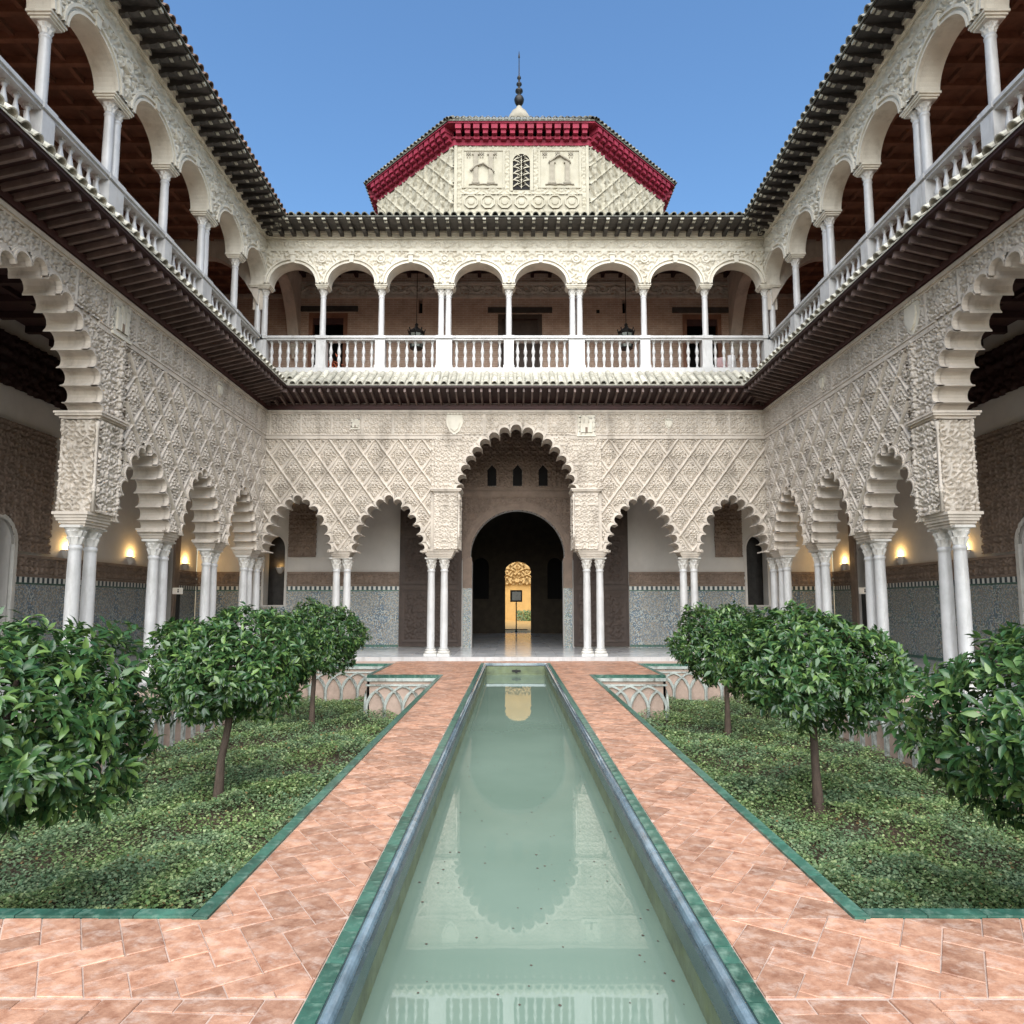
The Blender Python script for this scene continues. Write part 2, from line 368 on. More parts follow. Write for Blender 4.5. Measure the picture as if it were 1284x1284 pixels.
def scroll(amp, per, z0, z1):
    mid, hh = (z0 + z1) / 2, (z1 - z0) / 2
    ar = arab(2 * math.pi / (per * .36), .5)
    def f(S, Z):
        y = (Z - mid) / hh; c = np.cos(2 * math.pi * S / per)
        stem = smooth(.26, .1, np.abs(y - .55 * c))
        sx = (S / per * 2) - np.floor(S / per * 2) - .5; sg = np.where(np.floor(S / per * 2) % 2 > 0, -1., 1.)
        rr = np.sqrt((sx * per / 2) ** 2 + ((y + .25 * sg * 0) * hh) ** 2) / hh
        ros = smooth(.16, .05, np.abs(rr - .45)) + smooth(.2, .1, rr)
        edge = smooth(1.0, .86, np.abs(y))
        return amp * (np.clip(np.maximum(stem, ros * .9) + .5 * ar(S, Z), -.2, 1.2) * edge)
    return f

# wings: local (u along the wall, d behind its court face, z)
YB, XS = 20.6, 7.75
class Wing:
    def __init__(s, k):
        s.k = k
        s.M = {'back': lambda u, d, z: (u, YB + d, z), 'left': lambda u, d, z: (-XS - d, u, z), 'right': lambda u, d, z: (XS + d, u, z)}[k]
        s.rz = {'back': 0., 'left': R(90), 'right': R(-90)}[k]
        s.flip = -1 if k == 'right' else 1
    def mw(s, u, d, z, sc=None): return T(*s.M(u, d, z), s.rz, sc)
    def face(s, d0, sgn=-1):                    # place() for a relief on the wall face
        def pl(S, Tt, H): return s.M(S, d0 + sgn * H, Tt)
        return pl

# ------------------------------------------------------------------ arch outlines
def lobed(path, c, zc, sx, sz, r, A=R(103), n=9):
    right = [(x * sx, z * sz) for x, z in path]
    pts = [(-x, z) for x, z in right[:0:-1]] + right
    pts = [(c + x, zc + z) for x, z in pts]; m = len(pts); lob = []
    for i, p in enumerate(pts):
        a = pts[max(i - 1, 0)]; b = pts[min(i + 1, m - 1)]
        if i == 0: b = pts[1]; tx, tz = (b[0] - p[0]) * .5, (b[1] - p[1]) * 1.5
        elif i == m - 1: tx, tz = (p[0] - a[0]) * .5, (p[1] - a[1]) * 1.5
        else: tx, tz = b[0] - a[0], b[1] - a[1]
        l = math.hypot(tx, tz); tx /= l; tz /= l
        s1 = math.dist(p, pts[i - 1]) if i else math.dist(p, pts[1]); s2 = math.dist(p, pts[i + 1]) if i < m - 1 else math.dist(p, pts[i - 1])
        lob.append((p, (tx, tz), (-tz, tx), s1 / 2, s2 / 2))
    prof = []
    def arc(l, rad, a0, a1, nn): return [(l[0][0] + rad * (math.sin(a) * l[1][0] + math.cos(a) * l[2][0]), l[0][1] + rad * (math.sin(a) * l[1][1] + math.cos(a) * l[2][1])) for a in np.linspace(a0, a1, nn)]
    for i, l in enumerate(lob):
        rr = min(r, l[3] * .94, l[4] * .94)
        if prof:
            e = arc(l, rr, -A, A, n)[0]; p0 = prof[-1]; q = lob[i - 1]
            mx, mz = (e[0] + p0[0]) / 2, (e[1] + p0[1]) / 2; nx, nz = (l[2][0] + q[2][0]) / 2, (l[2][1] + q[2][1]) / 2
            prof.append((mx - nx * .03, mz - nz * .03))
        prof += arc(l, rr, -A, A, n)
    return lob, prof, arc
def band(mb, lob, arc, r, steps, A=R(103), n=9):
    for l in lob:
        rows = []; r0 = min(r, l[3] * .94, l[4] * .94)
        for dr, d in steps:
            rad = r0 + dr
            def lim(s): return A if dr < .004 else math.asin(min(1, (s + .004) / rad)) if rad > s else R(92)
            rows.append([(p[0], d, p[1]) for p in arc(l, rad, -lim(l[3]), lim(l[4]), n)])
        mb.strip(rows)
SMALL = [(0, 0), (.28, -.15), (.54, -.41), (.74, -.72), (.89, -1.06), (.99, -1.40), (1.04, -1.72)]
BIG = [(0, 0), (.36, -.10), (.68, -.27), (.96, -.49), (1.20, -.76), (1.40, -1.05), (1.55, -1.36), (1.65, -1.69), (1.70, -2.02)]
STEPS = [(0, .02), (0, -.10), (.028, -.10), (.032, -.078), (.06, -.078), (.064, -.056), (.092, -.056), (.096, .01)]
ZB, ZT = 3.25, 7.62

def shared():
    S = {}
    S['shaft'] = MB().lathe([(.135, 0), (.135, .03), (.116, .06), (.118, .8), (.116, 1.6), (.106, 2.3), (.106, 2.34), (.122, 2.36), (.122, 2.40), (.104, 2.42), (.104, 2.44)], 20).mesh('column', 'marble')
    S['cbase'] = MB().box(-.19, .19, -.19, .19, 0, .05).lathe([(.185, .05), (.195, .08), (.185, .11), (.155, .125), (.15, .14), (.165, .155), (.15, .18)], 18).mesh('column_base', 'marble_old')
    def capital(h, r0, r1, m):
        rows = []; seg = 32
        for i in range(13):
            t = i / 12; base = r0 + (r1 - r0) * t ** 2.0
            row = []
            for k in range(seg):
                a = 2 * math.pi * k / seg
                lf = 0
                for (t0, t1, nn, ph) in ((.05, .42, 8, 0), (.38, .75, 8, math.pi / 8), (.70, 1.0, 4, math.pi / 4)):
                    if t0 <= t <= t1:
                        q = (t - t0) / (t1 - t0); lf = max(lf, (.25 + .75 * q ** 1.5) * max(0, math.cos(nn * (a + ph)) * .5 + .5) ** 1.2)
                rr = base + .042 * lf * r0 / .11
                row.append((rr * math.cos(a), rr * math.sin(a), t * h))
            rows.append(row)
        mb = MB(); mb.strip(rows, close=True, smooth=False); mb.box(-r1 - .02, r1 + .02, -r1 - .02, r1 + .02, h - .015, h + .03)
        return mb.mesh('capital', m)
    S['cap'] = capital(.32, .105, .165, 'marble_old'); S['cap_up'] = capital(.20, .085, .13, 'marble_old')
    S['shaft_up'] = MB().lathe([(.115, 0), (.12, .02), (.115, .05), (.093, .07), (.096, .5), (.088, 1.2), (.088, 1.22), (.1, 1.235), (.1, 1.26), (.085, 1.275), (.085, 1.30)], 16).mesh('column', 'marble')
    S['imp_up'] = MB().box(-.16, .16, -.17, .17, 0, .04).box(-.185, .185, -.2, .2, .04, .085).box(-.21, .21, -.225, .225, .085, .13).mesh('impost', 'stucco_pale')
    S['imp_up2'] = MB().box(-.29, .29, -.17, .17, 0, .04).box(-.315, .315, -.2, .2, .04, .085).box(-.34, .34, -.225, .225, .085, .13).mesh('impost', 'stucco_pale')
    S['bal'] = MB().box(-.055, .055, -.055, .055, 0, .04).box(-.05, .05, -.05, .05, .70, .74).lathe(
        [(.045, .04), (.05, .06), (.032, .09), (.028, .12), (.045, .20), (.062, .27), (.05, .32), (.03, .34), (.042, .36), (.03, .38), (.055, .42), (.062, .47), (.045, .54), (.028, .62), (.026, .65), (.045, .68), (.045, .70)], 10).mesh('baluster', 'marble')
    S['raf'] = MB().box(-.028, .028, -.88, .0, -.045, .07).box(-.030, .030, -.90, -.84, -.075, .055).mesh('rafter', 'wood_rafter')
    def tile(ln, r, m):
        mb = MB(); rows = []
        for y, k in ((0, 1.0), (ln, .84)):
            for rr in (r, r * .8):
                pass
            rows.append([(r * k * math.cos(a), y, r * k * math.sin(a)) for a in np.linspace(0, math.pi, 8)] + [(r * .78 * k * math.cos(a), y, r * .78 * k * math.sin(a)) for a in np.linspace(math.pi, 0, 8)])
        mb.strip(rows, close=True, smooth=False)
        for q in (0, 1):
            for i in range(7): mb.f.append([q * 16 + i, q * 16 + i + 1, q * 16 + 14 - i, q * 16 + 15 - i]); mb.sm.append(False)
        return mb.mesh('roof_tile', m)
    S['tile'] = tile(.62, .092, 'tile_pale'); S['tile_up'] = tile(.6, .095, 'tile_dark'); S['tile_br'] = tile(.6, .095, 'tile_brown')
    prof = [(0, 0), (-.14, 0), (-.18, -.03), (-.21, -.01), (-.30, -.01), (-.34, -.05), (-.38, -.02), (-.47, -.02), (-.52, -.06), (-.56, -.02), (-.70, .0), (-.74, .03), (-.74, .14), (0, .14)]
    prof = [(0, -.17), (-.16, -.15), (-.22, -.10), (-.25, -.13), (-.36, -.11), (-.42, -.05), (-.45, -.08), (-.56, -.06), (-.62, .0), (-.66, -.03), (-.74, .0), (-.78, .06), (-.78, .14), (0, .14)]
    mb = MB(); n = len(prof)
    mb.face_block([(-.062, a, b) for a, b in prof] + [(.062, a, b) for a, b in prof], [list(range(n)), list(range(2 * n - 1, n - 1, -1))] + [(i, i + n, (i + 1) % n + n, (i + 1) % n) for i in range(n)])
    nf = len(mb.f); mb.box(-.05, .05, -.83, -.78, .0, .10).box(-.045, .045, -.74, -.67, -.05, .0).box(-.05, .05, -.5, -.44, -.12, -.07)
    S['brk'] = mb.mesh('bracket', 'wood_black'); S['brk'].materials.append(MATS['tile_pale'])  # pale noses put the light caught by the carved ends into colour
    for i in range(nf, len(mb.f)): S['brk'].polygons[i].material_index = 1
    S['brk_red'] = MB().box(-.13, .13, -.5, 0, 0, .22).box(-.10, .10, -.42, 0, -.16, 0).box(-.12, .12, -.25, 0, -.3, -.16).mesh('bracket', 'red_paint')
    return S
SH = shared()
def place(w, mesh, name, parent, u, d, z, extra=0, sc=None, dz=None):
    m = w.mw(u, d, z)
    if extra: m = m @ Matrix.Rotation(extra, 4, 'X')
    if sc: m = m @ Matrix.Diagonal((*sc, 1))
    return add(name, mesh, parent, m)
def column(w, par, u, d):
    c = place(w, SH['shaft'], 'column', par, u, d, .28)
    place(w, SH['cbase'], 'column_base', c, u, d, .10); place(w, SH['cap'], 'capital', c, u, d, 2.71); return c
def moulded(w, u0, u1, d0, d1, z0, z1, out):
    mb = MB(); n = len(out)
    for i, o in enumerate(out):
        a, b = z0 + (z1 - z0) * i / n, z0 + (z1 - z0) * (i + 1) / n
        mb.box(u0 - o, u1 + o, d0 - o, d1 + o, a, b)
    return mb
def strip_poly(c0, h0, c1, h1, z0, z1):
    # wall piece between opening h0 centred on c0 (its right half) and h1 centred on c1 (its left half); halves run bottom to top
    p = []
    if h0: p += ([(c0, z0)] if h0[0][1] > z0 else []) + [(c0 + x, z) for x, z in h0] + [(c0, z1)]
    else: p += [(c0, z0), (c0, z1)][0:2]
    q = []
    if h1: q += [(c1, z1)] + [(c1 - x, z) for x, z in h1[::-1]] + ([(c1, z0)] if h1[0][1] > z0 else [])
    else: q += [(c1, z1), (c1, z0)]
    out = []
    for a in p + q:
        if not out or math.dist(a, out[-1]) > 1e-5: out.append(a)
    return out
def arch_half(hw, zb, zs, rise, n=12, horse=0):
    h = [(0, zb), (hw, zb)] if zb is not None else []
    return h[0 if zb else 1:] + [(hw * math.cos(a), zs + rise * math.sin(a)) for a in np.linspace(0, math.pi / 2, n)]
def rect_half(hw, z0, z1): return [(0, z0), (hw, z0), (hw, z1), (0, z1)]

# ------------------------------------------------------------------ ground, paths, pool
GX0, GX1, GY0, GY1, GY2, GXM = 1.77, 6.5, 3.82, 15.9, 18.85, 3.45
PX, PYF, PYN = .96, 19.05, -1.5
g = MB().box(-60, 60, -40, 80, -1.6, -1.15); gr = add('ground', g.mesh('ground', 'soil')); gr['kind'] = 'structure'
def pv(name, boxes, m):
    mb = MB()
    for b in boxes: mb.box(*b)
    o = add(name, mb.mesh(name, m)); o['kind'] = 'structure'; return o
path = pv('path', [(-9, -PX, -3, GY0, -1.2, -.006), (PX, 9, -3, GY0, -1.2, -.006), (-GX0, -PX, GY0, GY1, -1.2, -.006), (PX, GX0, GY0, GY1, -1.2, -.006),
                   (-GXM, -PX, GY1, 19.9, -1.2, -.006), (PX, GXM, GY1, 19.9, -1.2, -.006), (-PX, PX, PYF, 19.9, -1.2, -.006),
                   (-GX1, -GXM, GY2, 19.9, -1.2, -.006), (GXM, GX1, GY2, 19.9, -1.2, -.006), (-7.3, -GX1, GY0, 19.9, -1.2, -.006), (GX1, 7.3, GY0, 19.9, -1.2, -.006)], 'mortar')
gal = pv('gallery_floor', [(-12, 12, 19.9, 24.8, -1, .10), (-12, -7.3, 3, 19.9, -1, .10), (7.3, 12, 3, 19.9, -1, .10)], 'floor_marble')
pv('step', [(-7.28, 7.28, 19.86, 19.96, -.5, .112)], 'marble')
add('garden_bed', MB().box(-GX1, -GX0, GY0, GY2, -1.2, -1.0).box(GX0, GX1, GY0, GY2, -1.2, -1.0).mesh('garden_bed', 'soil'), kind='structure')
# terracotta tiles: 45 degree herringbone, cut at the edges of the walks
def clip(poly, rect):
    x0, x1, y0, y1 = rect
    for ax, lim, sg in ((0, x0, 1), (0, x1, -1), (1, y0, 1), (1, y1, -1)):
        out = []
        for i in range(len(poly)):
            a, b = poly[i], poly[(i + 1) % len(poly)]; da, db = (a[ax] - lim) * sg, (b[ax] - lim) * sg
            if da >= 0: out.append(a)
            if (da >= 0) != (db >= 0):
                t = da / (da - db); out.append((a[0] + t * (b[0] - a[0]), a[1] + t * (b[1] - a[1])))
        poly = out
        if len(poly) < 3: return []
    return poly
def area(p): return abs(sum(p[i][0] * p[(i + 1) % len(p)][1] - p[(i + 1) % len(p)][0] * p[i][1] for i in range(len(p)))) / 2
TL, TW, GAP = .34, .17, .0032
def herring(rect, ang, out, org=None):
    ca, sa = math.cos(ang), math.sin(ang); x0, x1, y0, y1 = rect; cx, cy = org or ((x0 + x1) / 2, (y0 + y1) / 2)
    n = int(max(math.hypot(a - cx, b - cy) for a in (x0, x1) for b in (y0, y1)) / TW) + 4
    for i in range(-n, n):
        for j in range(-n, n):
            k = (i - j) % 4
            if k == 0: q = (i * TW, j * TW, TL, TW)
            elif k == 3: q = (i * TW, j * TW, TW, TL)
            else: q = None
            if q is None: continue
            a0, b0, la, lb = q
            pts = [(a0 + GAP, b0 + GAP), (a0 + la - GAP, b0 + GAP), (a0 + la - GAP, b0 + lb - GAP), (a0 + GAP, b0 + lb - GAP)]
            pts = [(cx + a * ca - b * sa, cy + a * sa + b * ca) for a, b in pts]
            if max(p[0] for p in pts) < x0 or min(p[0] for p in pts) > x1 or max(p[1] for p in pts) < y0 or min(p[1] for p in pts) > y1: continue
            c = clip(pts, rect)
            if c and area(c) > .0012: out.append(c)
tiles = []
E = .075
for sgn in (1, -1):
    def mr(a, b, c, d): return (min(a * sgn, b * sgn), max(a * sgn, b * sgn), c, d)
    herring(mr(PX + .01, GX0 - E, GY0 - E, GY1 + .05), R(57) * sgn, tiles, (sgn * 1.4, 3.5))
    herring(mr(PX + .01, 5.6, 3.03, GY0 - E), R(57) * sgn, tiles, (sgn * 1.4, 3.5))
    herring(mr(PX + .01, 4.4, 1.9, 3.01), R(2) * sgn, tiles)
    herring(mr(PX + .01, GXM - E, GY1 + E, 19.84), R(45), tiles)
herring((-PX, PX, PYF + .02, 19.84), R(45), tiles)
def dist(c): return c[0][0] ** 2 + c[0][1] ** 2
def visible(c): return c[0][1] > 2.55 and abs(c[0][0] + .1) < .78 * c[0][1] + .1
tiles.sort(key=lambda c: (0 if visible(c) and area(c) > .008 else 1, dist(c)))
def tile_mesh(polys, name):
    mb = MB()
    for c in polys:
        n = len(c); dz = rnd.uniform(-.0025, .0025); tx, ty = rnd.uniform(-.008, .008), rnd.uniform(-.008, .008)
        mx, my = sum(p[0] for p in c) / n, sum(p[1] for p in c) / n
        def zz(p): return dz + (p[0] - mx) * tx + (p[1] - my) * ty
        ins = [(mx + (p[0] - mx) * .975, my + (p[1] - my) * .975) for p in c]
        mb.face_block([(p[0], p[1], -.03) for p in c] + [(p[0], p[1], -.004 + zz(p)) for p in c] + [(p[0], p[1], zz(p)) for p in ins],
                      [(i, (i + 1) % n, (i + 1) % n + n, i + n) for i in range(n)] + [(i + n, (i + 1) % n + n, (i + 1) % n + 2 * n, i + 2 * n) for i in range(n)] + [[2 * n + i for i in range(n)]])
    return mb
for c in tiles[:300]:
    mx, my = sum(p[0] for p in c) / len(c), sum(p[1] for p in c) / len(c)
    add('tile', tile_mesh([[(p[0] - mx, p[1] - my) for p in c]], 'tile').mesh('tile', 'terracotta'), path, T(mx, my, 0))
def island_terra():
    m = MATS['terracotta'].copy(); m.name = 'terracotta_laid'; MATS['terracotta_laid'] = m; t = m.node_tree
    g = t.nodes.new('ShaderNodeNewGeometry')
    for n in t.nodes:
        if n.bl_idname == 'ShaderNodeObjectInfo':
            for l in list(n.outputs['Random'].links): t.links.new(g.outputs['Random Per Island'], l.to_socket)
island_terra()
add('tile_laying', tile_mesh(tiles[300:], 'tile_laying').mesh('tile_laying', 'terracotta_laid'), path, kind='stuff')

# pool: basin, water, glazed edging
pool = thing('pool', 'long narrow reflecting pool with green glazed rim and coping painted with sky sheen', 'pool', (0, 9, -1))
add('basin_wall', MB().box(-.86, -.81, PYN, PYF - .06, -1.1, -.07).mesh('basin_wall', 'pool_wall'), pool)
add('basin_wall', MB().box(.81, .86, PYN, PYF - .06, -1.1, -.07).mesh('basin_wall', 'pool_wall'), pool)
bw = add('basin_wall', MB().box(-.81, .81, PYF - .16, PYF - .06, -1.1, -.07).box(-.81, .81, PYF - .19, PYF - .16, -1.1, -.26).mesh('basin_wall', 'pool_wall'), pool)
add('water_spout', MB().lathe([(.03, 0), (.045, .02), (.03, .05), (.05, .08)], 10).box(-.12, .12, -.02, .03, .03, .045).mesh('water_spout', 'iron'), bw, Matrix.Translation((0.02, PYF - .16, -.19)) @ Matrix.Rotation(R(90), 4, 'X'))
wt = add('water', MB().box(-.81, .81, PYN, PYF - .16, -.9, -.30).mesh('water', 'water'), kind='structure')
def run_pieces(name, m, x0, x1, y0, y1, ln, prof, par):
    n = max(1, round((y1 - y0) / ln)); l = (y1 - y0) / n
    mb = MB(); rows = [[(x, y, z) for x, z in prof] for y in (.003, l - .003)]; mb.strip(rows, close=True)
    k = len(prof); mb.f += [list(range(k)), list(range(2 * k - 1, k - 1, -1))]; mb.sm += [False, False]
    me = mb.mesh(name, m)
    for i in range(n): add(name, me, par, T(0, y0 + i * l, rnd.uniform(-.0015, .0015)))
def rectp(x0, x1, z0, z1): return [(x0, z0), (x1, z0), (x1, z1), (x0, z1)]
for s in (-1, 1):
    run_pieces('rim_tile', 'green_glaze', 0, 0, 2.2, PYF, .155, [(s * x, z) for x, z in rectp(.875, .957, -.06, .008)], pool)
    cp = [(s * x, z) for x, z in ((.868, -.05), (.868, .004), (.862, .012), (.85, .017), (.838, .017), (.825, .010), (.816, -.004), (.812, -.02), (.812, -.05))]
    run_pieces('coping', 'sky_sheen_glaze', 0, 0, 2.2, PYF - .08, .62, cp, pool)
    add('coping_edge', MB().box(*sorted((s * .79, s * .8125)), 2.2, PYF - .1, -.12, -.02).mesh('coping_edge', 'dark_glaze'), pool)
    add('coping_joint', MB().box(*sorted((s * .866, s * .879)), 2.2, PYF, -.05, .0035).mesh('coping_joint', 'dark_glaze'), pool)
add('rim_tile', MB().box(-.957, .957, PYF - .0, PYF + .09, -.06, .008).mesh('rim_tile', 'green_glaze'), pool)
add('coping', MB().box(-.86, .86, PYF - .09, PYF - .003, -.05, .016).mesh('coping', 'sky_sheen_glaze'), pool)

# sunken garden walls with interlaced pointed arches, and glazed edging
def garden_wall(p0, p1, label, nrm):
    Ln = math.dist(p0, p1); an = math.atan2(p1[1] - p0[1], p1[0] - p0[0])
    root = thing('garden_wall', label, 'wall', (*p0, -1), 'plastered walls of the sunken gardens')
    m0 = T(p0[0], p0[1], 0, an)
    add('wall_face', MB().box(0, Ln, nrm * .004, nrm * .06, -1.05, -.05).mesh('wall_face', 'garden_plaster'), root, m0)
    pitch = .42; n = max(2, round(Ln / pitch)); pitch = Ln / n
    def rib(pts, wd=.022):
        mb = MB(); f, b = -nrm * .05, nrm * .01
        rows = []
        for i, (x, z) in enumerate(pts):
            a = pts[max(i - 1, 0)]; c = pts[min(i + 1, len(pts) - 1)]; tx, tz = c[0] - a[0], c[1] - a[1]; l = math.hypot(tx, tz) or 1; nx, nz = -tz / l * wd, tx / l * wd
            rows.append([(x - nx, b, z - nz), (x - nx, f, z - nz), (x + nx, f, z + nz), (x + nx, b, z + nz)])
        mb.strip(rows); return mb
    def arch(w2, z0, zs, zt):
        pts = [(-w2, z0), (-w2, zs)]
        for t in np.linspace(0, 1, 7)[1:]: pts.append((-w2 * math.cos(t * math.pi / 2 * .8) + (w2 * math.cos(.8 * math.pi / 2)) * t, zs + (zt - zs) * math.sin(t * math.pi / 2 * .86) / math.sin(math.pi / 2 * .86)))
        return pts + [(-x, z) for x, z in pts[::-1]][1:]
    me = rib(arch(pitch * .98, -1.02, -.72, -.24)).mesh('arch_rib', 'garden_plaster'); me2 = rib(arch(pitch * .47, -1.02, -.66, -.36)).mesh('arch_rib', 'garden_plaster')
    for i in range(n + 1):
        if 1 <= i <= n - 1: add('arch_rib', me, root, m0 @ Matrix.Translation((i * pitch, 0, 0)))
        if i < n: add('arch_rib', me2, root, m0 @ Matrix.Translation(((i + .5) * pitch, -nrm * .012, 0)))
    add('cornice', MB().box(0, Ln, -nrm * .05, 0, -.13, -.06).box(0, Ln, -nrm * .035, 0, -.24, -.20).mesh('cornice', 'garden_plaster'), root, m0)
for s, nm in ((-1, 'in the garden with the crooked tree trunk'), (1, 'in the garden with the straight tree trunks')):
    garden_wall((s * GX0, GY1), (s * GXM, GY1), 'short stained arcaded wall facing the lawn %s' % nm, s)
    garden_wall((s * GXM, GY1), (s * GXM, GY2), 'return wall by the far corner nook %s' % nm, s)
    garden_wall((s * GXM, GY2), (s * GX1, GY2), 'arcaded wall at the back of the nook %s' % nm, s)
    garden_wall((s * GX1, GY2), (s * GX1, GY0), 'long ribbed wall under the side arcade %s' % nm, s)
for s in (-1, 1):
    ed = thing('garden_edging', 'green glazed tile edging round the garden %s' % ('with the crooked tree trunk' if s < 0 else 'with the straight tree trunks'), 'edging', (s * GX0, GY0, 0))
    run_pieces('edging_tile', 'green_glaze', 0, 0, GY0 - .09, GY1 + .09, .28, [(s * x, z) for x, z in rectp(GX0 - .07, GX0 + .012, -.06, .012)], ed)
    nn = 17; l = (GX1 + .6 - GX0 - .02) / nn
    me = MB().box(0, l - .005, .02, .102, -.06, .013).mesh('edging_tile', 'green_glaze')
    for i in range(nn): add('edging_tile', me, ed, T(s * (GX0 + .014) + (i if s > 0 else -i - 1) * l, GY0 - .09, rnd.uniform(-.001, .001)))
    add('edging_tile', MB().box(*sorted((s * (GX0 + .014), s * GXM)), GY1 - .012, GY1 + .09, -.06, .011).mesh('edging_tile', 'green_glaze'), ed)
    add('edging_tile', MB().box(*sorted((s * (GXM - .09), s * (GXM + .012))), GY1 + .092, GY2 + .09, -.06, .012).mesh('edging_tile', 'green_glaze'), ed)
    add('edging_tile', MB().box(*sorted((s * (GXM + .014), s * GX1)), GY2 - .012, GY2 + .09, -.06, .011).mesh('edging_tile', 'green_glaze'), ed)

# ------------------------------------------------------------------ the three palace wings
def lower_storey(w, root, uA, uB, small, big, bigz, blocks, groups):
    """small: [(centre, half opening)], big: centre of the wide arch, blocks: [(u0, u1)] carved piers, groups: [(u list, d list)] columns"""
    profs = []
    for c, hw in small:
        sx = (hw - .14) / 1.04
        lob, prof, arc = lobed(SMALL, c, 4.82, sx, .86, .15); profs.append((c, lob, prof, arc, .15))
    lob, prof, arc = lobed(BIG, big, 7.0, 1.0, 1.0 * (7.0 - 5.12) / 2.02 * .985, .165); profs.append((big, lob, prof, arc, .165))
    profs.sort(key=lambda p: p[0])
    chain = [(uA, ZB)]; holes = []
    for c, lob, prof, arc, r in profs:
        z0 = ZB
        if c == big:
            j0, j1 = c - 1.78, c + 1.78
            chain += [(j0, ZB), (j0, 5.06)] + prof + [(j1, 5.06), (j1, ZB)]
            holes.append([(j0, 0), (j0, 5.06)] + [(l[0][0] + l[2][0] * (r + .05), l[0][1] + l[2][1] * (r + .05)) for l in lob] + [(j1, 5.06), (j1, 0)])
        else:
            chain += [(prof[0][0], ZB)] + prof + [(prof[-1][0], ZB)]
            holes.append([(prof[0][0], 0), (prof[0][0], ZB)] + [(l[0][0] + l[2][0] * (r + .05), l[0][1] + l[2][1] * (r + .05)) for l in lob] + [(prof[-1][0], ZB), (prof[-1][0], 0)])
    chain += [(uB, ZB), (uB, ZT), (uA, ZT)]
    cl = []
    for p in chain:
        if not cl or math.dist(p, cl[-1]) > 1e-4: cl.append(p)
    wall = add('arcade_wall', MB().wall(cl, 0, .55).mesh('arcade_wall', 'stucco', w.M), root)
    for c, lob, prof, arc, r in profs:
        mb = MB(); band(mb, lob, arc, r, STEPS)
        add('scalloped_arch', mb.mesh('scalloped_arch', 'stucco', w.M), wall)
    # carved fields
    b0, b1 = big - 2.62, big + 2.62
    res = .016
    dr = -1
    if uA < b0 - .2: relief('lattice_panel', 'stucco', uA + .02, b0, ZB, 6.70, res, sebka(1 if w.k == 'back' else -1), w.face(-.004), holes, root)
    if uB > b1 + .2: relief('lattice_panel', 'stucco', b1, uB - .02, ZB, 6.70, res, sebka(-1 if w.k == 'back' else 1), w.face(-.004), holes, root)
    fine = arab(2 * math.pi / .14, .042, .25)
    for s0, s1 in ((max(uA, b0), big), (big, min(uB, b1))): relief('arch_surround', 'stucco', s0, s1, 5.12, 6.78, .019, lambda S, Z: fine(S, Z) + .012 + .03 * smooth(.07, .05, np.abs(np.abs(S - big) - 2.45)), w.face(-.004), holes, root)
    fr = arab(2 * math.pi / .14, .04, .25, 2)
    def frz(S, Z):
        cart = np.abs((S / .95) - np.round(S / .95)) * .95
        return fr(S, Z) * (cart > .05) + .02 * (cart < .03) + .018
    relief('frieze', 'stucco', uA, uB, 6.86, 7.5, .018, frz, w.face(-.006), holes, root)
    # string courses stop at the wide arch
    zz = 6.78; xcut = 1.42
    for a, b in ((uA, big - xcut - .25), (big + xcut + .25, uB)):
        add('string_course', MB().box(a, b, -.05, .02, 6.72, 6.76).box(a, b, -.035, .02, 6.76, 6.83).box(a, b, -.055, .02, 6.83, 6.86).mesh('string_course', 'stucco', w.M), root)
    add('cornice', MB().box(uA, uB, -.05, .02, 7.5, 7.54).box(uA, uB, -.085, .02, 7.54, 7.62).mesh('cornice', 'stucco', w.M), root)
    # carved piers beside the wide arch
    for u0, u1 in blocks:
        inner = u1 if abs(u1 - big) < abs(u0 - big) else u0
        pb = add('pier_block', MB().box(u0, u1, -.06, .60, 3.3, 5.0).mesh('pier_block', 'stucco', w.M), root)
        ar = arab(2 * math.pi / .17, .07, .2, 1.3); fb = arab(2 * math.pi / .14, .036, .25)
        edge = lambda S, Z: .02 * smooth(.06, .045, np.minimum(np.minimum(S - u0, u1 - S), np.minimum(Z - 3.3, 5.0 - Z)))
        relief('carved_panel', 'stucco', u0, u1, 3.3, 5.0, .02, lambda S, Z: fb(S, Z) + .02 + edge(S, Z), w.face(-.062), (), pb)
        sg = 1 if inner == u1 else -1
        def pl(S, Tt, H, sg=sg, inner=inner): return w.M(inner + sg * (H + .004), S, Tt)
        relief('carved_panel', 'stucco', -.05, .59, 3.3, 5.0, .018, lambda S, Z: ar(S, Z) + .035, pl, (), pb)
        for d in (-.05, .57):
            co = MB(); u = inner + sg * .03
            me = MB().lathe([(.035, 0), (.035, .36), (.045, .37), (.045, .39), (.03, .40), (.045, .42), (.045, .45), (.03, .47), (.028, 1.5), (.045, 1.56), (.045, 1.68)], 8, u, d, 3.31).mesh('colonnette', 'stucco', w.M)
            add('colonnette', me, pb)
        add('impost', moulded(w, u0, u1, -.06, .60, 5.0, 5.16, [.02, .05, .10, .12]).mesh('impost', 'stucco', w.M), pb)
    for us, ds, a0, a1 in groups:
        for u in us:
            for d in ds: column(w, root, u, d)
        add('impost', moulded(w, a0, a1, .06, .49, 3.04, ZB + .05, [.0, .03, .06, .08, .11]).mesh('impost', 'stucco', w.M), root)

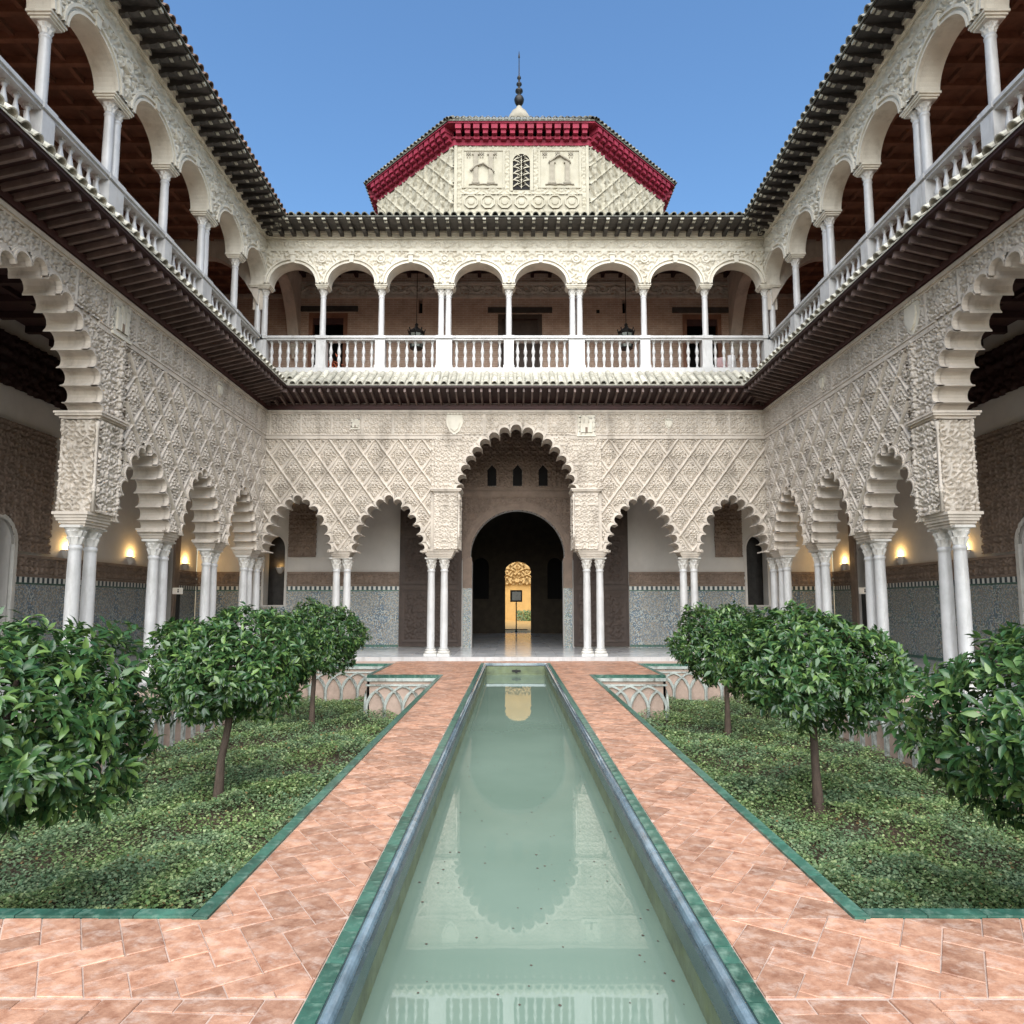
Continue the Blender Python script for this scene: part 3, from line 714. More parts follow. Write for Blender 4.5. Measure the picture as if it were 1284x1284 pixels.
UP_Z = dict(floor=8.72, foot=8.98, rail=10.10, cap=11.47, spring=11.80, top=14.05)
def upper_storey(w, root, cols, du, uA, uB, corners):
    zs = UP_Z['spring']
    # cols: [(u, paired)]
    chain = [(uA, zs - .02)]; bays = []
    for (a, pa), (b, pb) in zip(cols[:-1], cols[1:]):
        l = a + (.31 if pa else .19); r = b - (.31 if pb else .19); bays.append(((l + r) / 2, (r - l) / 2))
    rise = .66; holes = []
    for c, hw in bays:
        arc = [(c - hw * math.cos(t), zs + rise * math.sin(t)) for t in np.linspace(0, math.pi, 25)]
        chain += [(c - hw, zs - .02)] + arc + [(c + hw, zs - .02)]
        holes.append([(c - hw - .14, zs - 1)] + [(c - (hw + .14) * math.cos(t), zs + (rise + .14) * math.sin(t)) for t in np.linspace(0, math.pi, 25)] + [(c + hw + .14, zs - 1)])
    chain += [(uB, zs - .02), (uB, UP_Z['top']), (uA, UP_Z['top'])]
    wall = add('upper_arcade_wall', MB().prism(chain, du, du + .42).mesh('upper_arcade_wall', 'stucco_pale', w.M), root)
    for c, hw in bays:
        mb = MB(); rows = []
        for dr, d in ((0, .01), (0, -.07), (.045, -.07), (.05, -.035), (.10, -.035), (.105, -.085), (.155, -.085), (.16, .01)):
            rows.append([(c - (hw + dr) * math.cos(t), du + d, zs + (rise + dr) * math.sin(t)) for t in np.linspace(0, math.pi, 25)])
        mb.strip(rows)
        am = add('arch_moulding', mb.mesh('arch_moulding', 'stucco_pale', w.M), wall)
        add('keystone', MB().prism([(c - .06, zs + rise + .01), (c + .06, zs + rise + .01), (c + .085, zs + rise + .25), (c - .085, zs + rise + .25)], du - .10, du).box(c - .1, c + .1, du - .13, du, zs + rise + .25, zs + rise + .29).mesh('keystone', 'stucco_pale', w.M), wall)
    fol = arab(2 * math.pi / .24, .06, .25, .7)
    relief('carved_spandrel', 'stucco_pale', uA, uB, zs, 12.86, .024, lambda S, Z: fol(S, Z) + .025, w.face(du - .003), holes, root)
    relief('frieze', 'stucco_pale', uA, uB, 12.94, 13.26, .022, scroll(.062, .62, 12.94, 13.26), w.face(du - .003), (), root)
    add('string_course', MB().box(uA, uB, du - .06, du + .02, 12.86, 12.90).box(uA, uB, du - .04, du + .02, 12.90, 12.94).mesh('string_course', 'stucco_pale', w.M), root)
    add('cornice', MB().box(uA, uB, du - .05, du + .02, 13.26, 13.31).box(uA, uB, du - .08, du + .02, 13.31, 13.42).box(uA, uB, du - .13, du + .02, 13.42, 13.52).mesh('cornice', 'stucco_pale', w.M), root)
    for (u, p) in cols[1:-1]:
        roundel = MB(); rows = []
        for rr, d in ((.06, -.09), (.085, -.05), (.10, -.09), (.14, -.09), (.155, .0)):
            rows.append([(u + rr * math.cos(t), du + d, 12.60 + rr * math.sin(t)) for t in np.linspace(0, 2 * math.pi, 17)[:-1]])
        roundel.strip(rows, close=True); roundel.f.append(list(range(16))); roundel.sm.append(False)
        add('roundel', roundel.mesh('roundel', 'stucco_pale', w.M), wall)
    # columns
    dc = du + .2
    def upcol(u, d=dc):
        c = place(w, SH['shaft_up'], 'column', root, u, d, UP_Z['rail'], sc=(1, 1, 1.37 / 1.3)); place(w, SH['cap_up'], 'capital', c, u, d, UP_Z['cap'])
    for i, (u, p) in enumerate(cols):
        if i in corners: continue
        for k in ((-.115, .115) if p else (0,)): upcol(u + k)
        place(w, SH['imp_up2'] if p else SH['imp_up'], 'impost', root, u, dc, zs - .14)
    # balustrade
    foot, rail = UP_Z['foot'], UP_Z['rail']
    bl = add('balustrade', MB().box(uA, uB, du - .02, du + .42, foot - .13, foot + .0).box(uA, uB, du + .0, du + .38, foot, foot + .07).mesh('balustrade', 'marble', w.M), root)
    add('handrail', MB().box(uA, uB, du + .06, du + .34, rail - .13, rail - .07).box(uA, uB, du + .02, du + .38, rail - .07, rail + .0).mesh('handrail', 'marble', w.M), bl)
    for i, (u, p) in enumerate(cols):
        h = .25 if p else .155
        add('pedestal', MB().box(u - h, u + h, du + .035, du + .365, foot + .07, rail - .13).box(u - h - .02, u + h + .02, du + .01, du + .39, foot + .06, foot + .16).box(u - h - .02, u + h + .02, du + .005, du + .395, rail - .09, rail + .006).mesh('pedestal', 'marble', w.M), bl)
    for (a, pa), (b, pb) in zip(cols[:-1], cols[1:]):
        l = a + (.25 if pa else .155); r = b - (.25 if pb else .155); n = max(3, round((r - l) / .262))
        for k in range(n):
            place(w, SH['bal'], 'baluster', bl, l + (r - l) * (k + .5) / n, du + .2, foot + .07, sc=(1, 1, (rail - .13 - foot - .07) / .74))

def eaves(w, root, uA, uB, du, proj, mitreA, mitreB, kind):
    """tiled canopy (kind 0) between the storeys or roof edge (kind 1)"""
    def ends(d):     # the mitre at inner corners: a piece at distance -d in front of the wall is shorter by that much
        return uA + (d if mitreA else 0), uB - (d if mitreB else 0)
    if kind == 0:
        zi, zo = 7.80, 8.02; pitch = .252
        can = add('canopy', MB().face_block([], []) or None, root) if False else None
        mb = MB(); (a0, b0), (a1, b1) = ends(0), ends(proj)
        mb.face_block([(a0, 0, zi + .06), (b0, 0, zi + .06), (b1, -proj, zo + .06), (a1, -proj, zo + .06), (a0, 0, zi + .10), (b0, 0, zi + .10), (b1, -proj, zo + .10), (a1, -proj, zo + .10)],
                      [(0, 1, 2, 3), (4, 5, 6, 7), (0, 1, 5, 4), (1, 2, 6, 5), (2, 3, 7, 6), (3, 0, 4, 7)])
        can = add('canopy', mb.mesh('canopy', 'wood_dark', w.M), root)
        mb = MB(); (a2, b2) = ends(.06)
        mb.face_block([(a0, .02, 7.62), (b0, .02, 7.62), (b2, -.06, 7.62), (a2, -.06, 7.62), (a0, .02, 7.82), (b0, .02, 7.82), (b2, -.06, 7.82), (a2, -.06, 7.82)], [(0, 1, 2, 3), (4, 5, 6, 7), (0, 1, 5, 4), (1, 2, 6, 5), (2, 3, 7, 6), (3, 0, 4, 7)])
        mb.face_block([(a0, .02, 7.66), (b0, .02, 7.66), (b2, -.09, 7.66), (a2, -.09, 7.66), (a0, .02, 7.71), (b0, .02, 7.71), (b2, -.09, 7.71), (a2, -.09, 7.71)], [(0, 1, 2, 3), (4, 5, 6, 7), (0, 1, 5, 4), (1, 2, 6, 5), (2, 3, 7, 6), (3, 0, 4, 7)])
        add('wall_plate', mb.mesh('wall_plate', 'wood_red', w.M), can)
        mb = MB(); (a3, b3), (a4, b4) = ends(proj - .03), ends(proj + .03)
        mb.face_block([(a3, -proj + .03, zo + .05), (b3, -proj + .03, zo + .05), (b4, -proj - .03, zo + .05), (a4, -proj - .03, zo + .05), (a3, -proj + .03, zo + .13), (b3, -proj + .03, zo + .13), (b4, -proj - .03, zo + .13), (a4, -proj - .03, zo + .13)], [(0, 1, 2, 3), (4, 5, 6, 7), (0, 1, 5, 4), (1, 2, 6, 5), (2, 3, 7, 6), (3, 0, 4, 7)])
        add('fascia', mb.mesh('fascia', 'wood_dark', w.M), can)
        n = int((uB - uA) / pitch); an = -math.atan2(zo - zi, proj)
        for i in range(n):
            u = uA + (i + .5) * (uB - uA) / n; room = min(u - uA if mitreA else 9, uB - u if mitreB else 9)
            k = min(1, (room + .03) / .93)
            if k < .12: continue
            place(w, SH['raf'], 'rafter', can, u, 0, zi, extra=an, sc=(1, k * proj / .9, 1)) if k == 1 else place(w, SH['raf'], 'rafter', can, u, 0, zi, extra=an, sc=(1, k, 1))
        z0, z1, d1 = zo + .13, 8.90, du - .02; tm, rows = 'tile', 2
    else:
        z0 = 13.50; d1 = du + .4; pitch = .38
        mb = MB(); (a0, b0), (a1, b1) = ends(-du), ends(proj - du)
        mb.face_block([(a0, du + .0, 13.50), (b0, du + .0, 13.50), (b1, du - proj, 13.46), (a1, du - proj, 13.46), (a0, du, 13.55), (b0, du, 13.55), (b1, du - proj, 13.51), (a1, du - proj, 13.51)],
                      [(0, 1, 2, 3), (4, 5, 6, 7), (0, 1, 5, 4), (1, 2, 6, 5), (2, 3, 7, 6), (3, 0, 4, 7)])
        can = add('eaves', mb.mesh('eaves', 'wood_black', w.M), root)
        n = int((uB - uA) / pitch)
        for i in range(n):
            u = uA + (i + .5) * (uB - uA) / n; room = min(u - uA if mitreA else 9, uB - u if mitreB else 9)
            k = min(1, (room + .05) / .85)
            if k < .2: continue
            place(w, SH['brk'], 'bracket', can, u, du - .02, 13.42, sc=(1, k * (proj - .06) / .78, .58))
        z0, z1 = 13.52, 14.05; d1 = du + .25
    # tiles: pans (one wavy sheet) and cover tiles one by one
    pt = .25; dO = (du if kind else 0) - proj - .05
    slope = math.atan2(z1 - z0, d1 - dO)
    ln = math.hypot(z1 - z0, d1 - dO)
    n = int((uB - uA) / pt)
    mb = MB(); (aa, bb), (ac, bc) = ends(-d1 if kind else 0), ends(-dO - (0))
    if kind: (aa, bb) = (uA + (-d1 if mitreA else 0), uB + (d1 if mitreB else 0)); (ac, bc) = (uA - (dO if mitreA else 0), uB + (dO if mitreB else 0))
    else: (aa, bb) = (uA - (d1 if mitreA else 0), uB + (d1 if mitreB else 0)); (ac, bc) = (uA - (dO if mitreA else 0), uB + (dO if mitreB else 0))
    mb.face_block([(ac, dO, z0), (bc, dO, z0), (bb, d1, z1), (aa, d1, z1), (ac, dO, z0 - .03), (bc, dO, z0 - .03), (bb, d1, z1 - .03), (aa, d1, z1 - .03)], [(0, 1, 2, 3), (4, 5, 6, 7), (0, 1, 5, 4), (1, 2, 6, 5), (2, 3, 7, 6), (3, 0, 4, 7)])
    rf = add('tiled_roof', mb.mesh('tiled_roof', 'tile_pale' if kind == 0 else 'tile_dark', w.M), root)
    for i in range(n):
        u = uA + (i + .5) * (uB - uA) / n
        room = min(u - uA if mitreA else 9, uB - u if mitreB else 9)
        for r_ in range(2):
            d = dO - .02 + r_ * .55 * math.cos(slope); z = z0 + .01 + r_ * .55 * math.sin(slope) + r_ * -.012
            if -d > room + .03: continue
            if r_ * .55 > ln - .1: continue
            me = SH['tile'] if kind == 0 else SH['tile_up'] if w.k != 'left' else SH['tile_br']
            place(w, me, 'roof_tile', rf, u + rnd.uniform(-.008, .008), d, z + rnd.uniform(-.006, .006), extra=slope + R(rnd.uniform(-1.5, 1.5)), sc=(1, min(1, (ln - r_ * .55 + .05) / .6), 1))

def ceiling(w, root, uA, uB, d0, d1, z, m, along, across):
    c = add('ceiling', MB().box(uA, uB, d0, d1, z, z + .08).mesh('ceiling', m, w.M), root)
    n = int((uB - uA) / across)
    me = MB().box(-.06, .06, 0, d1 - d0, -.16, 0).mesh('ceiling_beam', m)
    for i in range(n + 1):
        u = uA + .1 + i * (uB - uA - .2) / n; place(w, me, 'ceiling_beam', c, u, d0, z)
    k = int((d1 - d0) / along)
    for j in range(1, k):
        add('ceiling_beam', MB().box(uA, uB, d0 + j * (d1 - d0) / k - .05, d0 + j * (d1 - d0) / k + .05, z - .11, z - .0).mesh('ceiling_beam', m, w.M), c)

wings = {}
wb = Wing('back'); wl = Wing('left'); wr = Wing('right')
rb = thing('palace_wing', 'carved stucco palace wing facing down the pool, its wide arch before the dark hall', 'building', (0, YB, .1), 'arcaded wings round the courtyard')
rl = thing('palace_wing', 'arcaded palace wing beside the garden with the crooked tree trunk', 'building', (-XS, 10.4, .1), 'arcaded wings round the courtyard')
rr_ = thing('palace_wing', 'arcaded palace wing beside the garden with the straight tree trunks', 'building', (XS, 10.4, .1), 'arcaded wings round the courtyard')
DC = .27
lower_storey(wb, rb, -8.29, 8.29, [(-6.65, 1.08), (-3.86, 1.12), (3.86, 1.12), (6.65, 1.08)], .03, 0, [(-2.47, -1.76), (1.82, 2.53)],
             [((-5.5, -5.17), (DC,), -5.58, -5.09), ((-2.58, -2.18), (DC,), -2.68, -1.95), ((2.2, 2.6), (DC,), 2.0, 2.72), ((5.17, 5.5), (DC,), 5.09, 5.58), ((-8.0,), (.36,), -8.15, -7.9), ((8.0,), (.36,), 7.9, 8.15)])
for w, r in ((wl, rl), (wr, rr_)):
    lower_storey(w, r, 4.6, 20.585, [(6.92, 1.03), (13.86, 1.03), (16.45, 1.03), (18.97, 1.03)], 10.4, 0, [(7.93, 8.6), (12.2, 12.87)],
                 [((5.4, 5.8), (DC,), 5.3, 5.9), ((8.1, 8.55), (DC,), 8.02, 8.65), ((12.25, 12.7), (DC,), 12.15, 12.78), ((14.95, 15.36), (DC,), 14.87, 15.44), ((17.55, 17.93), (DC,), 17.47, 18.0), ((20.0, 20.38), (DC,), 19.93, 20.5)])
UB = [(-8.13, 1), (-6.15, 0), (-4.28, 0), (-2.25, 1), (-.2, 0), (1.95, 1), (4.12, 0), (6.08, 0), (8.13, 1)]
US = [(4.9, 1), (6.9, 0), (8.9, 1), (10.88, 0), (12.88, 1), (14.95, 0), (16.95, 1), (18.98, 0), (20.9, 0)]
upper_storey(wb, rb, UB, .12, -8.0, 8.0, ())
for w, r in ((wl, rl), (wr, rr_)): upper_storey(w, r, US, .25, 4.6, 20.7, (8,))
eaves(wb, rb, -XS, XS, .12, .9, 1, 1, 0); eaves(wb, rb, -8.0, 8.0, .12, .9, 1, 1, 1)
for w, r in ((wl, rl), (wr, rr_)):
    eaves(w, r, 4.6, YB, .25, .9, 0, 1, 0); eaves(w, r, 4.6, YB + .12, .25, .9, 0, 1, 1)
# shells: parapet strip behind the canopies, floors, inner walls, ceilings, roofs
YI, XI = 3.8, 3.7                          # depth of the galleries
for w, r, uA, uB, du in ((wb, rb, -8.25, 8.25, .12), (wl, rl, 4.6, YB - .02, .25), (wr, rr_, 4.6, YB - .02, .25)):
    add('parapet', MB().box(uA, uB, .03, du + .35, 7.63, 8.86).mesh('parapet', 'stucco', w.M), r)
add('upper_floor', MB().box(-11.6, 11.6, .5, 4.3, 8.25, 8.72).mesh('upper_floor', 'clay', wb.M), rb)
for w, r in ((wl, rl), (wr, rr_)): add('upper_floor', MB().box(4.6, YB + .5, .62, 4.2, 8.25, 8.72).mesh('upper_floor', 'clay', w.M), r)
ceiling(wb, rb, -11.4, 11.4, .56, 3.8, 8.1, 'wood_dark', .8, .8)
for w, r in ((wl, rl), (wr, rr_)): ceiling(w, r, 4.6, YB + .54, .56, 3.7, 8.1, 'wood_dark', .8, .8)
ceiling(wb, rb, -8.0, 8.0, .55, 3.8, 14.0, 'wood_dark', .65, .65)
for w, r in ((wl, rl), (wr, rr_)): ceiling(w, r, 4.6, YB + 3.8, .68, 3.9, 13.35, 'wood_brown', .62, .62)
for w, r, uA, uB, du, mt in ((wb, rb, -8.0, 8.0, .12, 1), (wl, rl, 4.6, YB + 4.2, .25, 0), (wr, rr_, 4.6, YB + 4.2, .25, 0)):
    mb = MB(); mb.face_block([(uA, du + .2, 14.06), (uB, du + .2, 14.06), (uB, 4.4, 15.4), (uA, 4.4, 15.4), (uA, du + .2, 14.16), (uB, du + .2, 14.16), (uB, 4.4, 15.5), (uA, 4.4, 15.5)], [(0, 1, 2, 3), (4, 5, 6, 7), (0, 1, 5, 4), (1, 2, 6, 5), (2, 3, 7, 6), (3, 0, 4, 7)])
    add('roof', mb.mesh('roof', 'tile_brown', w.M), r)
def wall_pieces(w, root, name, m, uA, uB, d0, d1, z0, z1, holes):
    """holes: [(centre, half outline)] sorted by centre"""
    pts = [(uA, None)] + sorted(holes, key=lambda h: h[0]) + [(uB, None)]
    mb = MB()
    for (c0, h0), (c1, h1) in zip(pts[:-1], pts[1:]): mb.prism(strip_poly(c0, h0, c1, h1, z0, z1), d0, d1)
    return add(name, mb.mesh(name, m, w.M), root)
# --- back wing, ground floor inner wall
DX = .10                                      # centre of the hall doorway
door_h = [(1.64, .1), (1.64, 3.15), (1.68, 3.3)] + [(1.70 * math.cos(a), 3.38 + 1.66 * math.sin(a)) for a in np.linspace(0, math.pi / 2, 16)]
nich = arch_half(.37, 1.6, 3.6, .5)
iw = wall_pieces(wb, rb, 'inner_wall', 'plaster', -11.45, 11.45, YI, YI + .45, .1, 8.2, [(DX, door_h), (-8.65, nich), (8.72, nich)])
for c in (-8.65, 8.72):
    mb = MB(); rows = []
    for dr, d in ((0, YI - .03), (.07, YI - .03), (.07, YI + .01)):
        rows.append([(c + (.37 + dr) * math.cos(a), d, 3.6 + (.5 + dr) * math.sin(a)) for a in np.linspace(0, math.pi, 17)])
    mb.strip(rows); mb.box(c - .45, c - .37, YI - .03, YI + .01, 1.6, 3.6).box(c + .37, c + .45, YI - .03, YI + .01, 1.6, 3.6)
    nc = add('niche_frame', mb.mesh('niche_frame', 'plaster', wb.M), rb)
    add('niche_recess', MB().box(c - .6, c + .6, YI + .9, YI + 1.0, 1.3, 4.4).box(c - .62, c - .5, YI + .45, YI + 1, 1.3, 4.4).box(c + .5, c + .62, YI + .45, YI + 1, 1.3, 4.4).box(c - .6, c + .6, YI + .45, YI + 1, 4.3, 4.4).box(c - .6, c + .6, YI + .45, YI + 1, 1.2, 1.3).mesh('niche_recess', 'wood_black', wb.M), nc)
def dado(w, root, a, b, d, m='azulejo', brk=0):
    t = add('tile_dado', MB().box(a, b, d - .03, d + .01, .1, 2.14).mesh('tile_dado', m, w.M), root)
    add('dado_border', MB().box(a, b, d - .036, d - .028, 2.10, 2.14).box(a, b, d - .036, d - .028, .12, .2).mesh('dado_border', 'green_glaze', w.M), t)
    add('crest_band', MB().box(a, b, d - .034, d + .01, 2.142, 2.27).mesh('crest_band', 'crest_tile', w.M), t)
    f = arab(2 * math.pi / .16, .045, .25, .4)
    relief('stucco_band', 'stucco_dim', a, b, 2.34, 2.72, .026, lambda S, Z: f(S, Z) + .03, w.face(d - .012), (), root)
    add('stucco_band_edge', MB().box(a, b, d - .05, d + .01, 2.275, 2.335).box(a, b, d - .06, d + .01, 2.725, 2.79).mesh('stucco_band_edge', 'stucco_dim', w.M), root)
for a, b in ((-11.4, -9.12), (-8.18, -4.15), (4.1, 8.25), (9.19, 11.4)): dado(wb, rb, a, b, YI)
for a, b in ((-9.1, -8.2), (8.27, 9.17)): add('tile_dado', MB().box(a, b, YI - .03, YI + .01, .1, 1.55).mesh('tile_dado', 'azulejo', wb.M), rb)
def stucco_panel(w, root, a, b, z0, z1, d):
    f = arab(2 * math.pi / .18, .05, .25, 2.2)
    relief('stucco_panel', 'stucco_dim', a, b, z0, z1, .026, lambda S, Z: f(S, Z) + .06 + .02 * smooth(.1, .07, np.minimum(np.minimum(S - a, b - S), np.minimum(Z - z0, z1 - Z))), w.face(d), (), root)
stucco_panel(wb, rb, -8.15, -7.15, 3.32, 5.25, YI); stucco_panel(wb, rb, 7.2, 8.2, 3.32, 5.25, YI)
# hall doorway surround with three small windows above
f1 = arab(2 * math.pi / .18, .05, .25, .9)
hole = [(DX - x, z) for x, z in door_h] + [(DX + x, z) for x, z in door_h[::-1]]
hole2 = [(DX - 2.0, 0), (DX - 2.0, 3.2)] + [(DX - 1.93 * math.cos(a), 3.38 + 1.9 * math.sin(a)) for a in np.linspace(0, math.pi, 25)] + [(DX + 2.0, 3.2), (DX + 2.0, 0)]
wins = [[(DX + c - .17, 5.92), (DX + c - .17, 6.5), (DX + c, 6.7), (DX + c + .17, 6.5), (DX + c + .17, 5.92)] for c in (-.93, 0, .93)]
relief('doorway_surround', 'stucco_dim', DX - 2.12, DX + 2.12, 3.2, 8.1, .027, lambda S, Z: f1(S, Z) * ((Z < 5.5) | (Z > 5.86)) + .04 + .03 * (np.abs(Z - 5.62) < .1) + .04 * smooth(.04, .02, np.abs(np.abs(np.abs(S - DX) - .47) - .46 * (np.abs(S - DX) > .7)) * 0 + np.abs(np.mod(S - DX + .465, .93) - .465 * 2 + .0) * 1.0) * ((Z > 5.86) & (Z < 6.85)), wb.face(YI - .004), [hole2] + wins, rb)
for wv in wins:
    add('lattice_window', MB().prism(wv, YI - .02, YI - .006).mesh('lattice_window', 'void', wb.M), rb)
mb = MB(); rows = []
for dr, d in ((-.0, YI + .2), (.0, YI - .05), (.09, -.06 + YI), (.1, YI - .04), (.23, YI - .04), (.24, YI - .06), (.30, YI - .06), (.31, YI)):
    rows.append([(DX - (1.70 + dr) * math.cos(a), d, 3.38 + (1.66 + dr) * math.sin(a)) for a in np.linspace(-.05, math.pi + .05, 41)])
mb.strip(rows); add('doorway_arch', mb.mesh('doorway_arch', 'stucco_dim', wb.M), rb)
for s in (-1, 1):
    a, b = sorted((DX + s * 1.64, DX + s * 1.97))
    j = add('door_jamb', MB().box(a, b, YI - .05, YI + .02, 2.2, 3.3).mesh('door_jamb', 'stucco_dim', wb.M), rb)
    add('jamb_tile', MB().box(a + .02, b - .02, YI - .06, YI + .02, .1, 2.2).mesh('jamb_tile', 'azulejo_grey', wb.M), j)
    # great door leaf folded back against the wall
    x0, x1 = (-4.12, -1.9) if s < 0 else (2.1, 4.06)
    lf = add('door_leaf', MB().box(x0, x1, YI - .16, YI - .08, .14, 6.2).mesh('door_leaf', 'door_wood', wb.M), rb)
    n = 3
    for z0, z1 in ((.3, 2.1), (2.35, 4.1), (4.3, 6.0)):
        for k in range(2):
            p0 = x0 + .1 + k * (x1 - x0 - .1) / 2; p1 = p0 + (x1 - x0 - .1) / 2 - .1
            f2 = arab(2 * math.pi / .22, .05, .25, k)
            relief('door_panel', 'door_wood', p0, p1, z0, z1, .035, lambda S, Z: f2(S, Z) * (np.minimum(np.minimum(S - p0, p1 - S), np.minimum(Z - z0, z1 - Z)) > .12) + .015 + .015 * (np.minimum(np.minimum(S - p0, p1 - S), np.minimum(Z - z0, z1 - Z)) < .06), wb.face(YI - .165), (), lf)
    add('door_rail', MB().box(x0, x1, YI - .19, YI - .155, 2.14, 2.3).mesh('door_rail', 'door_wood', wb.M), lf)
# --- side wings, ground floor inner walls
for w, r in ((wl, rl), (wr, rr_)):
    dh = arch_half(.5, .1, 3.0, .55)
    iw = wall_pieces(w, r, 'inner_wall', 'plaster', 4.6, YB + 3.78, XI, XI + .4, .1, 8.2, [(14.8, [(.5, .1), (.5, 3.0)] + arch_half(.5, None, 3.0, .55)), (22.1, [(.55, .1), (.55, 3.2)] + arch_half(.55, None, 3.2, .5))])
    add('doorway_recess', MB().box(13.4, 23.5, XI + 1.4, XI + 1.5, .1, 4).box(13.4, 23.5, XI + .4, XI + 1.4, 4, 4.1).box(13.3, 13.4, XI + .4, XI + 1.5, .1, 4.1).box(16.2, 16.3, XI + .4, XI + 1.4, .1, 4).box(23.5, 23.6, XI + .4, XI + 1.5, .1, 4.1).mesh('doorway_recess', 'void', w.M), r)
    fr = MB(); rows = []
    for dr, d in ((0, XI - .09), (.1, XI - .09), (.1, XI + .01)): rows.append([(14.8 + (.5 + dr) * math.cos(a), d, 3.0 + (.55 + dr) * math.sin(a)) for a in np.linspace(0, math.pi, 17)])
    fr.strip(rows); fr.box(14.2, 14.3, XI - .09, XI + .01, .1, 3.0).box(15.3, 15.4, XI - .09, XI + .01, .1, 3.0)
    add('doorway_frame', fr.mesh('doorway_frame', 'marble_old', w.M), r)
    f = arab(2 * math.pi / .18, .05, .25, 2.2)
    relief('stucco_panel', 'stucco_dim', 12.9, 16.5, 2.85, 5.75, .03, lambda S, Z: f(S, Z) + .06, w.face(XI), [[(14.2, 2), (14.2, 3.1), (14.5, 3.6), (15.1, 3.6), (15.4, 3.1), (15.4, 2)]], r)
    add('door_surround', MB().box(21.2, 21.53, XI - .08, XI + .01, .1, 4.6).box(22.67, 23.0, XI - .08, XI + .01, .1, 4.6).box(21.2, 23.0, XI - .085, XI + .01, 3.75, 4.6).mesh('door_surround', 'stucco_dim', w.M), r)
    for a, b in ((4.7, 14.18), (15.42, 21.18), (23.02, YB + 3.72)): dado(w, r, a, b, XI, 'azulejo_grey' if w is wr else 'azulejo')
    f3 = arab(2 * math.pi / .3, .05, .3, .4)
    relief('ceiling_frieze', 'wood_dark', 4.7, YB + 3.7, 6.5, 7.7, .05, lambda S, Z: f3(S, Z) + .06, w.face(XI - .02), (), r)
# --- upper floor inner walls in brick
wood_lintel = []
slit = rect_half(.075, 12.45, 13.0)
for (w, r, uA, uB, dd, holes) in ((wb, rb, -11.7, 11.7, YI, [(-6.95, rect_half(.72, 8.72, 12.45)), (.2, rect_half(.82, 8.72, 12.4)), (6.98, rect_half(.72, 8.72, 12.4)), (-3.52, slit), (4.1, slit)]),
                                  (wl, rl, 4.6, YB + 3.78, XI + .3, [(12.0, rect_half(.6, 8.72, 11.6)), (17.2, rect_half(.6, 8.72, 11.6))]), (wr, rr_, 4.6, YB + 3.78, XI + .3, [(12.0, rect_half(.6, 8.72, 11.6)), (17.2, rect_half(.6, 8.72, 11.6))])):
    wall_pieces(w, r, 'brick_wall', 'brick', uA, uB, dd, dd + .4, 8.72, 14.0, holes)
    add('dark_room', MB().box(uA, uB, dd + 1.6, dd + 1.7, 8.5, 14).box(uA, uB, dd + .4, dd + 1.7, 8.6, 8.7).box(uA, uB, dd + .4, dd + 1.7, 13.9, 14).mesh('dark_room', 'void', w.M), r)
    zf0, zf1 = (13.08, 13.56) if w is wb else (12.6, 13.0)
    relief('plaster_frieze', 'stucco_dim' if w is not wb else 'stucco', uA, uB, zf0 + .05, zf1, .026, scroll(.07, .95, zf0 + .05, zf1), w.face(dd - .01), (), r)
    add('string_course', MB().box(uA, uB, dd - .08, dd + .01, zf0 - .06, zf0 + .05).box(uA, uB, dd - .10, dd + .01, zf1, zf1 + .07).mesh('string_course', 'stucco', w.M), r)
for c, hw, top, closed in ((-6.95, .72, 12.45, 0), (.2, .82, 12.4, 1), (6.98, .72, 12.4, 0)):
    add('lintel', MB().box(c - hw - .38, c + hw + .38, YI - .06, YI + .1, top + .06, top + .26).mesh('lintel', 'wood_black', wb.M), rb)
    fr = add('door_frame', MB().box(c - hw - .0, c - hw + .15, YI - .03, YI + .2, 8.72, top).box(c + hw - .15, c + hw, YI - .03, YI + .2, 8.72, top).box(c - hw + .15, c + hw - .15, YI - .025, YI + .2, top - .18, top).mesh('door_frame', 'wood_brown' if not closed else 'door_wood', wb.M), rb)
    if closed:
        dl = add('door_leaf', MB().box(c - hw + .15, c + hw - .15, YI + .12, YI + .18, 8.72, top - .18).mesh('door_leaf', 'door_wood', wb.M), rb)
        for k in range(2):
            for q in range(3):
                x0 = c - hw + .25 + k * .62; z0 = 8.9 + q * 1.1
                add('door_panel', MB().box(x0, x0 + .45, YI + .09, YI + .13, z0, z0 + .9).box(x0 + .08, x0 + .37, YI + .07, YI + .1, z0 + .08, z0 + .82).mesh('door_panel', 'door_wood', wb.M), dl)
    else: add('transom', MB().box(c - hw + .15, c + hw - .15, YI + .02, YI + .1, top - .42, top - .18).mesh('transom', 'wood_red' , wb.M), fr)
add('putlog_hole', MB().box(3.05, 3.17, YI - .006, YI + .05, 12.45, 12.58).mesh('putlog_hole', 'void', wb.M), rb)
